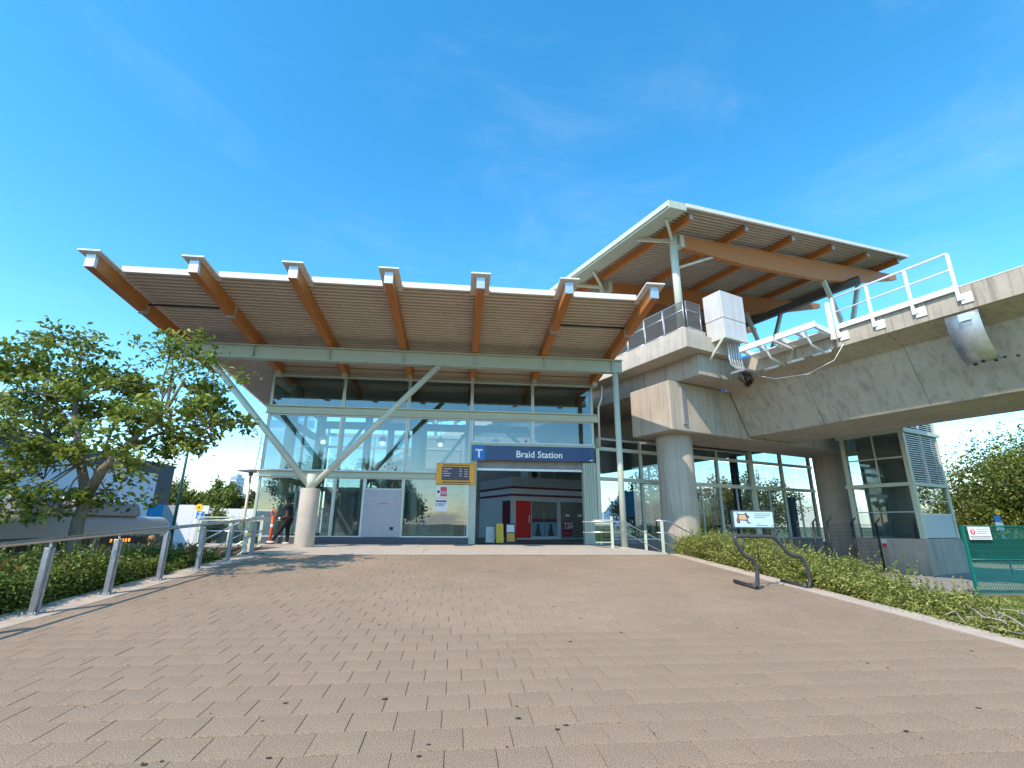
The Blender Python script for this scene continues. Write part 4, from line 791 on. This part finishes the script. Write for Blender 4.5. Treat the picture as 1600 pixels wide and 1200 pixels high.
# --- the tree by the railing (limbs and clumps read off its silhouette, at the depth of its trunk)
TX,TY=-7.35,10.9
def tp(x,y,dy=0): p=atY(x,y,TY+dy); return Vector((p.x,p.y,p.z))
tr=thing('street_tree','spreading broadleaf tree with forked pale trunk behind the railing','tree',(TX,TY,-.95))
base=Vector((tp(118,838).x,TY,-1.0)); fork=tp(135,770); mb=MB()
mb.tube([base,Vector((base.x+.02,TY,-.3)),tp(122,815),tp(133,785),fork],[.15,.125,.11,.1,.095],12)
tips=[]
for pts,r in (([(135,772,0),(128,735,.1),(122,690,.1),(116,650,.2),(122,600,.3),(128,540,.3)],.1),([(137,772,0),(160,735,-.2),(190,705,-.3),(215,680,-.4),(260,640,-.5),(290,590,-.5)],.11),([(139,775,0),(150,740,.5),(158,715,.9),(180,660,1.3),(210,610,1.5)],.06),([(128,735,.1),(90,700,-.3),(50,670,-.6),(15,650,-.8)],.05),([(190,705,-.3),(240,680,.2),(300,665,.4),(360,660,.4)],.05),([(120,680,.1),(80,620,.3),(60,580,.3)],.045),([(133,785,0),(90,765,-.4),(40,770,-.7)],.035),([(139,780,0),(165,765,.3),(185,745,.4)],.03),([(260,640,-.5),(270,580,-.3),(268,535,-.2)],.035)):
    mb.tube([tp(*p) for p in pts],[r*(1-.8*i/(len(pts)-1)) for i in range(len(pts))],8)
clumps=[(125,525,.3),(140,560,.3),(112,590,.4),(60,560,.3),(20,565,.2),(95,615,.5),(165,600,.8),(180,570,.9),(60,640,-.4),(0,615,-.6),(-50,600,-.4),(230,640,-.2),(265,535,-.3),(290,555,-.4),(240,600,.6),(300,605,-.4),(335,630,.2),(362,655,.4),(310,660,.3),(255,680,.2),(200,640,-.6),(30,690,-.8),(75,705,-.5),(20,740,-.9),(45,770,-.7),(5,790,-.9),(175,770,.4),(180,735,.5),(275,700,.2),(215,600,1.4),(325,600,.0),(105,660,1.0),(-30,680,-.3),(-60,740,-.5),(150,640,1.2),(60,600,1.0),(10,650,.8),(200,690,-.9),(95,790,-.4),(130,620,-.8),(270,640,-1.1),(-90,650,.2),(330,675,-.2),(70,740,.4)]
L=[]
for x,y,dy in clumps:
    c=np.array(tp(x,y,dy)); n=int(285*(.6+.8*random.random())); s=np.array((.38,.42,.24))*(.75+.5*random.random())
    k=7; sub=c+rng.normal(size=(k,3))*s*.78
    for q in sub:
        L.append(q+rng.normal(size=(n//k,3))*s*.34)
    for q in sub[:5]: mb.tube([Vector(c-np.array((0,0,.12))),Vector((c+q)/2+rng.normal(size=3)*.03),Vector(q)],[.012,.008,.004],5)
    d=min((tp(*p) for p in ((135,720),(200,690),(80,680),(250,650),(120,620),(320,662))),key=lambda p:(p-Vector(c)).length); limb(mb,d,Vector(c),.022,.01,4,.12)
obj('trunk',mb,m_bark,tr); leaves('crown',np.concatenate(L),.138,m_leaf,tr,upb=.5,aspect=.52,droop=.5)
# --- hedges
def hedge(label,x0,x1,ys,topf,m,n,size,grp=None,stem=(.10,.07,.045)):
    h=thing('hedge',label,'hedge',((x0+x1)/2,sum(ys)/2,-.9)); P=[]
    nb=int((ys[1]-ys[0])*9); bl=[]
    for i in range(nb):
        x=x0+(x1-x0)*random.random(); y=ys[0]+(ys[1]-ys[0])*random.random(); t=topf(x,y); r=.24+.2*random.random(); bl.append((x,y,t-r*.75,r))
    per=n//nb
    for x,y,z,r in bl:
        d=rng.normal(size=(per,3)); d/=np.linalg.norm(d,axis=1)[:,None]; d[:,2]=np.where(d[:,2]<-.5,-d[:,2],d[:,2]); rr=r*(.55+.6*rng.random(per)**.6)
        P.append(np.array((x,y,z))+d*rr[:,None]*np.array((1,1,.85)))
    # side skirts down to the bed
    k=n//3; yy=ys[0]+(ys[1]-ys[0])*rng.random(k); side=rng.random(k)<.7; xs=np.where(side,(x0 if abs(x0)<abs(x1) else x1),(x1 if abs(x0)<abs(x1) else x0))+rng.normal(size=k)*.1
    tz=np.array([topf(a,b) for a,b in zip(xs,yy)]); gz=np.array([rz(min(b,15))-.02 for b in yy])-np.where(side,0,.5); P.append(np.stack([xs,yy,gz+(tz-gz)*rng.random(k)],1))
    # fill through the body
    k=n//4; yy=ys[0]+(ys[1]-ys[0])*rng.random(k); xs=x0+(x1-x0)*rng.random(k); P.append(np.stack([xs,yy,np.array([topf(a,b)-.05-.5*random.random() for a,b in zip(xs,yy)])],1))
    leaves('foliage',np.concatenate(P),size,m,h,upb=.5,aspect=.5); tw=MB()
    for i in range(nb*2):
        x=x0+(x1-x0)*random.random(); y=ys[0]+(ys[1]-ys[0])*random.random(); t=topf(x,y); q=(x+rng.normal()*.15,y+rng.normal()*.15,t+.02); tw.tube([(x,y,rz(min(y,15))-.3),((x+q[0])/2+rng.normal()*.05,(y+q[1])/2+rng.normal()*.05,(t-.5)),q],[.014,.01,.003],5)
    st_=obj('stems',tw,mat('hedge_stem',stem,.9,var=.3,scale=20),h); st_['kind']='stuff'; return h
hedge('dark green clipped hedge with reddish sprigs behind the metal railing',-7.3,-6.02,(1.5,14.9),lambda x,y:.10+.07*math.sin(y*2.1)+.06*math.sin(y*5.3+x*3)-.015*max(0,y-9)*1.2-.05*max(0,y-13),m_leaf_h,80000,.055)
hedge('sunlit yellow-green hedge along the kerb by the bike rack',6.78,8.0,(3.6,15.2),lambda x,y:rz(y)+min(.45,max(-.02,.04+.076*(y-6.3)))+.11*math.sin(y*2.3+1)*math.sin(x*3)+.09*math.sin(y*4.7+x*4)*min(1,max(.2,(y-6)*.3)),m_leaf_r,95000,.047)
hs_=bpy.data.objects['hedge']; pts=[np.array((-6.2+.2*rng.normal(),y,.12+.1*rng.normal()))+rng.normal(size=(60,3))*.09 for y in (7.9,8.9,9.6,11.5,12.2)]
leaves('red_sprigs',np.concatenate(pts),.055,leafmat('red_leaf',(.12,.05,.02),(.34,.12,.08)),hs_)['kind']='stuff'
def shoots(h,x0,x1,ys,topf,n,m,L=.3,size=.055):
    sp=[]
    for i in range(n):
        x=x0+(x1-x0)*random.random(); y=ys[0]+(ys[1]-ys[0])*random.random(); t=topf(x,y); a=np.array((x,y,t-.12)); l=L*(.4+.9*random.random()**2); b=a+np.array((rng.normal()*.4,rng.normal()*.4,1.0))*l
        k=int(6+l*40); ts=np.linspace(.1,1,k)[:,None]; sp.append(a+(b-a)*ts+rng.normal(size=(k,3))*.022*(1.2-ts))
    leaves('long_shoots',np.concatenate(sp),size,m,h,upb=.2,aspect=.4)['kind']='stuff'
TL=lambda x,y:.10+.07*math.sin(y*2.1)+.06*math.sin(y*5.3+x*3)-.015*max(0,y-9)*1.2-.05*max(0,y-13)
TR=lambda x,y:rz(y)+min(.45,max(-.02,.04+.076*(y-6.3)))
shoots(bpy.data.objects['hedge.001'],6.8,7.9,(5.0,15),TR,1100,m_leaf_r,.36,.055); shoots(bpy.data.objects['hedge.001'],7.2,8.0,(8.2,9.6),TR,16,m_leaf_r,.6,.06)
shoots(bpy.data.objects['hedge'],-7.2,-6.05,(2,14.6),TL,900,m_leaf_h,.38,.07); shoots(bpy.data.objects['hedge'],-6.9,-6.1,(8.2,8.9),TL,14,m_leaf_r,.5,.06)
dz=thing('dead_branch','bare grey dead branches lying at the kerb end of the hedge','branches',(6.9,5.7,-.45)); mb=MB()
for i in range(16):
    p=Vector((6.75+.5*random.random(),5.6+.9*random.random(),-.44+.1*random.random())); q=p+Vector((rng.normal()*.35,rng.normal()*.3,.08+.1*random.random())); limb(mb,p,q,.012,.004,4,.4)
obj('twigs',mb,mat('dead_wood',(.34,.29,.24),.9,var=.25,scale=15),dz)
# --- lawn grass
P=np.stack([8.6+9*rng.random(26000)**1.1,5.5+8.3*rng.random(26000),np.full(26000,-1.12)],1)
gt=obj('lawn_turf',B(8.8,18,5.3,13.85,-1.159,-1.15),m_lawn); gt['kind']='stuff'; gt['label']='short sunlit lawn grass beside the hedge'; gt['category']='grass'
leaves('grass_blades',P,.1,m_grass,gt,upb=.0,aspect=.16)['kind']='stuff'
# --- generic trees
def tree(label,x,y,g,h,r,m,n,size,grp=None,con=False,trunk_r=.2,lobes=26):
    t=thing('conifer_tree' if con else 'broadleaf_tree',label,'tree',(x,y,g),grp); mb=MB(); top=g+h
    mb.tube([(x,y,g-.05),(x+.1,y,g+h*.35),(x,y+.05,g+h*.8)],[trunk_r,trunk_r*.75,.04],10); P=[]
    for i in range(lobes):
        if con:
            f=i/lobes; zz=g+h*(.12+.86*f); rr=r*(1-f)*.95+.1; a=i*2.4; c=np.array((x+rr*.55*math.cos(a),y+rr*.55*math.sin(a),zz)); s=np.array((rr*.4,rr*.4,h/lobes*1.1))
        else:
            d=rng.normal(size=3); d/=np.linalg.norm(d); d[2]=d[2]*.9; q=(.35+.65*random.random()**.5); c=np.array((x,y,g+h*.56))+d*np.array((r,r,h*.43))*q*.87; s=np.array((r*.2,r*.2,h*.09))*(.7+.6*random.random())
        if not con: limb(mb,(x,y,g+h*(.25+.3*random.random())),c,trunk_r*.35,.015,4,.15)
        k=n//lobes; sub=c+rng.normal(size=(5,3))*s*.8
        for q in sub: P.append(q+rng.normal(size=(k//5,3))*s*.55)
    obj('trunk',mb,m_bark,t); leaves('crown',np.concatenate(P),size,m,t,upb=.4,aspect=.6); return t
tree('large leafy tree beyond the green fence and bus stop',35.2,25.5,-1.15,7.6,5.6,m_leaf_t,48000,.18,lobes=80)
tree('low bushy tree beside the lift tower',30.4,27,-1.15,4.4,2.4,m_leaf_t,16000,.16,lobes=40)
tree('tall tree behind the lift tower side of the fence',45,33,-1.15,8.5,5,m_leaf_t,16000,.3,lobes=50)
for i,(x,y,h,r,lab) in enumerate(((21,52,9,4,'round tree seen through the concourse glass beside the dark column'),(29,55,8.5,3.6,'golden-leaved tree seen through the concourse glass'),(37,58,9,4.5,'tree seen through the concourse glass close to the second pier'))): tree(lab,x,y,-1.75,h,r,[m_leaf_t,leafmat('golden_leaf',(.16,.11,.015),(.42,.3,.05)),m_leaf_f][i],9000,.3,'trees behind the concourse')
for i in range(9):
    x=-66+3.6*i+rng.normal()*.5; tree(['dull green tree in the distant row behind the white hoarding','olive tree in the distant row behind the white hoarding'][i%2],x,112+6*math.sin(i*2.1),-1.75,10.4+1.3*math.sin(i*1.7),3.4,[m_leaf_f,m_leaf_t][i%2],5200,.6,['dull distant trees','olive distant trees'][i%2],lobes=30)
tree('bright green bush in front of the distant trees by the hoarding',-28.5,62,-1.75,4.6,1.7,m_leaf,3500,.3); tree('bright green tree beside the cream lamp post',-27.5,70,-1.75,5.8,2.6,m_leaf,6000,.32)
tree('tall dark conifer standing across the road from the entrance',12,-44,-1.75,17,3,m_leaf_f,5000,.45,con=True,lobes=34); tree('shorter dark conifer beside the tall one across the road',17,-46,-1.75,12.5,3,m_leaf_f,4000,.45,con=True,lobes=30)
for i,(x,y,h) in enumerate(((-9,-26,9.5),(-15,-30,11),(-24,-34,12))): tree(['rounded tree across the road facing the entrance','broad tree across the road beside the rounded one','big spreading tree farthest along across the road'][i],x,y,-1.75,h,4.2,m_leaf_f,9000,.4)
# ================================================================ BUS
bs=thing('bus','grey low-floor city bus with roof pods and dark windows behind the hedge','bus',(-10.3,11,-1.6))
bx0,bx1,by0,by1,bz=-11.55,-9.0,4.8,17.0,-1.6
mbus=mat('bus_paint',(.40,.39,.39),.35,var=.03,spec=.5); mgl=mat('bus_window_glass',(.10,.14,.14),.08,var=.3,scale=2,spec=.6)
sec_=[(bx0,bz+.32),(bx1,bz+.32),(bx1,bz+2.2),(bx1-.06,bz+2.42),(bx1-.22,bz+2.56),(bx0+.22,bz+2.56),(bx0+.06,bz+2.42),(bx0,bz+2.2)]
obj('body',MB().prism([(x,by0,z) for x,z in sec_],(0,by1-by0,0)),mbus,bs,bevel=.1)
y=by0+.7; i=0
while y<by1-1.6:
    w=1.38; wn=obj('window',B(bx1-.01,bx1+.012,y,y+w-.1,bz+1.05,bz+2.06),mgl,bs); obj('vent_pane',B(bx1+.013,bx1+.024,y+.15,y+w-.25,bz+1.8,bz+2.0),m_dark,wn); y+=w; i+=1
d=obj('door',B(bx1-.01,bx1+.014,by1-1.45,by1-.35,bz+.4,bz+2.0),mgl,bs); obj('door_edge',MB().box(bx1+.015,bx1+.03,by1-.93,by1-.88,bz+.4,bz+2.0).box(bx1+.015,bx1+.03,by1-1.47,by1-1.43,bz+.4,bz+2.02),m_dark,d)
sb_=obj('side_sign',B(bx1+.013,bx1+.02,by1-2.9,by1-1.7,bz+1.84,bz+2.03),m_dark,bs); k=MB()
for q in (-2.75,-2.6,-2.4,-2.28,-2.16,-2.02): k.box(bx1+.0205,bx1+.024,by1+q,by1+q+.08,bz+1.89,bz+1.97)
obj('sign_glow',k,emit('amber_led',(1,.32,.05),2.0),sb_)
obj('windscreen',B(bx0+.15,bx1-.15,by1-.01,by1+.02,bz+.95,bz+2.2),mgl,bs); obj('bumper',B(bx0+.05,bx1-.05,by1-.02,by1+.1,bz+.3,bz+.62),m_dark,bs,bevel=.04)
for yy in (by1-2.75,by0+2.9):
    for xx in (bx1-.3,bx0):
        wl=obj('wheel',MB().tube([(xx,yy,bz+.48),(xx+.3,yy,bz+.48)],.48,28),mat('tyre',(.02,.02,.02),.9),bs); obj('rim',MB().tube([(xx+.3,yy,bz+.48),(xx+.315,yy,bz+.48)],.27,20),m_galv,wl)
mp_=mat('pod_grey',(.27,.27,.3),.3,var=.04,spec=.5)
for a,b in ((11.5,12.75),(13.2,15.6),(6.2,10.6)):
    pr=[(bx1-.12,bz+2.55),(bx1-.14,bz+2.72),(bx1-.26,bz+2.92),(bx1-.5,bz+3.0),(bx0+.5,bz+3.0),(bx0+.26,bz+2.92),(bx0+.12,bz+2.55)]
    obj('roof_pod',MB().prism([(x,a,z) for x,z in pr],(0,b-a,0)),mp_,bs,bevel=.06)
# ================================================================ WAREHOUSE AND HOARDING
wh=thing('warehouse','dark grey warehouse with big pale panel across the road','building',(-38,45,-1.75))
md=mat('charcoal_cladding',(.05,.055,.07),.6,var=.1,scale=.3); mp2=mat('pale_cladding',(.74,.73,.76),.7,var=.05,scale=.3)
obj('body',B(-52,-30,12,55.2,-1.75,6.25),md,wh); obj('pale_panel',B(-30,-29.94,12.5,52.4,-1.2,5.4),mp2,wh); obj('parapet',B(-52.1,-29.9,11.9,55.3,6.25,6.5),md,wh)
for i in range(9): obj('cladding_rib',B(-29.94,-29.925,15+4.2*i,15.05+4.2*i,-1.2,5.4),m_kgrey,wh)
hd=thing('site_hoarding','white boarded hoarding with one blue board beyond the bus','hoarding',(-24,50,-1.75))
for i in range(5):
    x=-30.2+1.35*i; m=m_ltblue if i==1 else (m_kgrey if i==2 else m_wpaint)
    obj('board',B(x+.01,x+1.34,50,50.08,-1.75,2.35+.05*(i%2)),m,hd); obj('post',B(x-.05,x+.05,50.09,50.2,-1.75,2.3),m_galv,hd)
h2=thing('site_hoarding','long low white wall behind the cream lamp post','hoarding',(-24,64,-1.75))
for i in range(9): obj('board',B(-36+2.4*i+.01,-36+2.4*i+2.39,64,64.08,-1.75,2.45),m_wpaint,h2)
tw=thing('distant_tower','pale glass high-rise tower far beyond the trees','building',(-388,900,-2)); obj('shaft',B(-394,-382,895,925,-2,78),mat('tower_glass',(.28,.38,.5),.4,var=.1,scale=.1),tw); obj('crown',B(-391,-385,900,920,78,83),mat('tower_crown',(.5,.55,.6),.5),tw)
for i in range(11): obj('floor_band',B(-394.4,-381.6,894.5,925.5,6+6.4*i,8+6.4*i),m_kiosk,tw)
# ================================================================ PEOPLE
def skin(name,nodes_,edges,m,parent,sub=2):
    off=ROOT[parent.name]; names=list(nodes_); me=bpy.data.meshes.new(name)
    me.from_pydata([Vector(nodes_[n][0])-off for n in names],[(names.index(a),names.index(b)) for a,b in edges],[]); o=bpy.data.objects.new(name,me); COL.objects.link(o); o.parent=parent; ROOT[o.name]=off
    md_=o.modifiers.new('skin','SKIN'); md_.use_smooth_shade=True
    for i,n in enumerate(names):
        r=nodes_[n][1]; me.skin_vertices[0].data[i].radius=(r,r) if not isinstance(r,tuple) else r; me.skin_vertices[0].data[i].use_root=(i==0)
    s=o.modifiers.new('sub','SUBSURF'); s.levels=sub; s.render_levels=sub
    me.materials.append(m); return o
def ell(mb,c,r,n=14,k=10,zmin=-1,F=None):
    c=Vector(c); vs=[]; fs=[]
    for i in range(k+1):
        t=math.pi*i/k; z=max(zmin,math.cos(t)); rr=math.sqrt(max(0,1-z*z)) if z>zmin else math.sqrt(max(0,1-zmin*zmin))*(1 if math.cos(t)>zmin-.01 else max(0,math.sin(t)))
        for j in range(n):
            p=Vector((rr*math.cos(2*math.pi*j/n)*r[0],rr*math.sin(2*math.pi*j/n)*r[1],z*r[2])); vs.append(c+(F@p if F else p))
    for i in range(k):
        for j in range(n): fs.append((i*n+j,(i+1)*n+j,(i+1)*n+(j+1)%n,i*n+(j+1)%n))
    mb.add(vs,fs,smooth=True); return mb
def face(t,hc,f,sk,s=1):
    """eyes, nose, mouth, ears on a head centred at hc looking along f"""
    f=Vector(f).normalized(); sd=f.cross(Vector((0,0,1))); R=Matrix((sd,f,Vector((0,0,1)))).transposed()
    P=lambda a,b,c: Vector(hc)+R@Vector((a,b,c))*s
    ell_=MB()
    for k in (-1,1): ell(ell_,P(.082*k,-.005,-.005),(.014,.022,.032),10,6)
    obj('ears',ell_,sk,t); n=MB(); ell(n,P(0,.105,-.012),(.013,.02,.026),8,6); obj('nose',n,sk,t)
    e=MB()
    for k in (-1,1): ell(e,P(.033*k,.09,.02),(.013,.013,.008),8,6)
    obj('eyes',e,m_dark,t); mo_=MB(); ell(mo_,P(0,.094,-.062),(.024,.012,.007),8,6); obj('mouth',mo_,mat('lips',(.22,.07,.06),.6),t)
def hand(t,w,dirv,out,sk,curl=.4):
    d=Vector(dirv).normalized(); o_=Vector(out).normalized(); s=d.cross(o_).normalized(); mb=MB(); c=Vector(w)
    mb.tube([c,c+d*.035,c+d*.085],[.026,.036,.034],10)
    for i,(l,off) in enumerate(((.07,-.027),(.08,-.009),(.075,.009),(.06,.026))):
        b=c+d*.08+s*off; mb.tube([b,b+d*l*.5+o_*.012*curl,b+d*l*.85+o_*l*curl,b+d*l*.8+o_*l*1.4*curl],[.010,.0095,.009,.006],7)
    b=c+d*.025-s*.03; mb.tube([b,b-s*.025+d*.025+o_*.01,b-s*.03+d*.055+o_*.025],[.012,.011,.007],7)
    return obj('hand',mb,sk,t)
sk1=mat('skin_brown',(.12,.055,.032),.55,var=.08,scale=12); sk2=mat('skin_light',(.55,.32,.24),.55,var=.06,scale=12)
# walking man by the corner column: heads towards -X
wx,wy=-6.72,20.75
pw=thing('person','person in dark cap and navy t-shirt walking past the concrete column','person',(wx,wy,0))
V=lambda x,y,z:(wx+x,wy+y,z)
J=dict(pel=(V(.02,0,.95),.125),spine=(V(.03,0,1.12),.12),chest=(V(.02,0,1.32),(.135,.15)),neckb=(V(.0,0,1.47),.07),neck=(V(-.02,0,1.53),.055),head=(V(-.04,0,1.64),.088),crown=(V(-.035,0,1.72),.08),
 shL=(V(.0,-.18,1.42),.06),elL=(V(.05,-.23,1.14),.045),wrL=(V(-.14,-.2,.98),.03),shR=(V(.02,.18,1.42),.06),elR=(V(.12,.22,1.15),.045),wrR=(V(.06,.22,.92),.03),
 hipL=(V(.0,-.09,.9),.1),knL=(V(-.2,-.1,.52),.062),anL=(V(-.44,-.1,.14),.042),toL=(V(-.6,-.1,.12),.035),hipR=(V(.02,.09,.9),.1),knR=(V(.03,.09,.5),.062),anR=(V(.06,.09,.09),.042),toR=(V(-.1,.09,.04),.035))
E_=[('pel','spine'),('spine','chest'),('chest','neckb'),('neckb','neck'),('neck','head'),('head','crown'),('chest','shL'),('shL','elL'),('elL','wrL'),('chest','shR'),('shR','elR'),('elR','wrR'),('pel','hipL'),('hipL','knL'),('knL','anL'),('anL','toL'),('pel','hipR'),('hipR','knR'),('knR','anR'),('anR','toR')]
bd=skin('body',J,E_,sk1,pw)
def grow(keys,edges,g,name,m,repl={}):
    nn={k:(repl.get(k,J[k][0]),(tuple(r+g for r in J[k][1]) if isinstance(J[k][1],tuple) else J[k][1]+g)) for k in keys}; return skin(name,nn,edges,m,pw)
mn=mat('navy_cotton',(.02,.028,.05),.85,var=.2,scale=10); mk=mat('black_trousers',(.012,.012,.014),.85,var=.25,scale=10)
mid=lambda a,b,t:tuple(Vector(J[a][0]).lerp(Vector(J[b][0]),t))
grow(['pel','spine','chest','neckb','shL','elL','shR','elR'],[('pel','spine'),('spine','chest'),('chest','neckb'),('chest','shL'),('shL','elL'),('chest','shR'),('shR','elR')],.022,'t_shirt',mn,{'elL':mid('shL','elL',.62),'elR':mid('shR','elR',.62),'pel':V(.02,0,.93)})
grow(['pel','hipL','knL','anL','hipR','knR','anR'],[('pel','hipL'),('hipL','knL'),('knL','anL'),('pel','hipR'),('hipR','knR'),('knR','anR')],.026,'trousers',mk)
for an,to in (('anL','toL'),('anR','toR')):
    a=Vector(J[an][0]); b=Vector(J[to][0]); z=.0 if an=='anR' else .02; mb=MB(); d=(b-a); d.z=0; d.normalize()
    ell(mb,(a+Vector((0,0,-.045))+d*.07),(.155,.052,.05),14,8); obj('shoe',mb,mat('white_shoe',(.65,.63,.6),.6,var=.05),pw)
mb=MB(); ell(mb,V(-.035,0,1.685),(.108,.094,.095),16,8,zmin=0); mb.prism([V(-.12,-.07,1.69),V(-.22,-.055,1.675),V(-.235,0,1.672),V(-.22,.055,1.675),V(-.12,.07,1.69)],(0,0,.014)); obj('cap',mb,m_blackf,pw)
face(pw,V(-.04,0,1.645),(-1,0,0),sk1); hand(pw,J['wrL'][0],(-.8,0,-.5),(-.3,.4,.8),sk1,.5); hand(pw,J['wrR'][0],(-.2,0,-1),(-1,0,0),sk1)
tag(obj('paper_cup',MB().tube([V(-.245,-.19,.90),V(-.24,-.19,1.02)],[.03,.04],14),m_wpaint),'white paper cup in the hand of the person walking past','cup')
# person on the pavement beyond the hedge, seen from behind
px,py,pg=-7.95,14.2,-1.33
p2=thing('person','person with fair hair and blue checked shirt standing beyond the hedge','person',(px,py,pg)); V=lambda x,y,z:(px+x,py+y,pg+z)
J=dict(pel=(V(0,0,.95),.13),spine=(V(0,0,1.12),.125),chest=(V(0,0,1.32),.145),neckb=(V(0,0,1.47),.07),neck=(V(0,.01,1.54),.056),head=(V(0,.03,1.66),.09),crown=(V(0,.02,1.74),.08),shL=(V(-.19,0,1.42),.06),elL=(V(-.25,-.02,1.14),.045),wrL=(V(-.23,.12,.95),.03),shR=(V(.19,0,1.42),.06),elR=(V(.25,-.02,1.14),.045),wrR=(V(.23,.12,.95),.03),hipL=(V(-.09,0,.9),.1),knL=(V(-.1,.02,.5),.062),anL=(V(-.1,0,.08),.042),toL=(V(-.12,.15,.04),.035),hipR=(V(.09,0,.9),.1),knR=(V(.1,.02,.5),.062),anR=(V(.1,0,.08),.042),toR=(V(.12,.15,.04),.035))
pw=p2; skin('body',J,E_,sk2,p2); mch=mat('blue_check_shirt',(.16,.22,.33),.85,var=.5,scale=26)
grow(['pel','spine','chest','neckb','shL','elL','wrL','shR','elR','wrR'],[('pel','spine'),('spine','chest'),('chest','neckb'),('chest','shL'),('shL','elL'),('elL','wrL'),('chest','shR'),('shR','elR'),('elR','wrR')],.022,'shirt',mch,{'wrL':mid('elL','wrL',.85),'wrR':mid('elR','wrR',.85)})
grow(['pel','hipL','knL','anL','hipR','knR','anR'],[('pel','hipL'),('hipL','knL'),('knL','anL'),('pel','hipR'),('hipR','knR'),('knR','anR')],.024,'trousers',mk)
for x in (-.11,.11): mb=MB(); ell(mb,V(x,.07,.045),(.05,.15,.045),14,8); obj('shoe',mb,m_blackf,p2)
mb=MB(); ell(mb,V(0,.015,1.70),(.1,.112,.105),16,10,zmin=-.35); obj('hair',mb,mat('fair_hair',(.40,.22,.10),.7,var=.3,scale=40),p2); face(p2,V(0,.03,1.665),(0,1,0),sk2)
hand(p2,J['wrL'][0],(0,.4,-.9),(0,1,0),sk2); hand(p2,J['wrR'][0],(0,.4,-.9),(0,1,0),sk2)
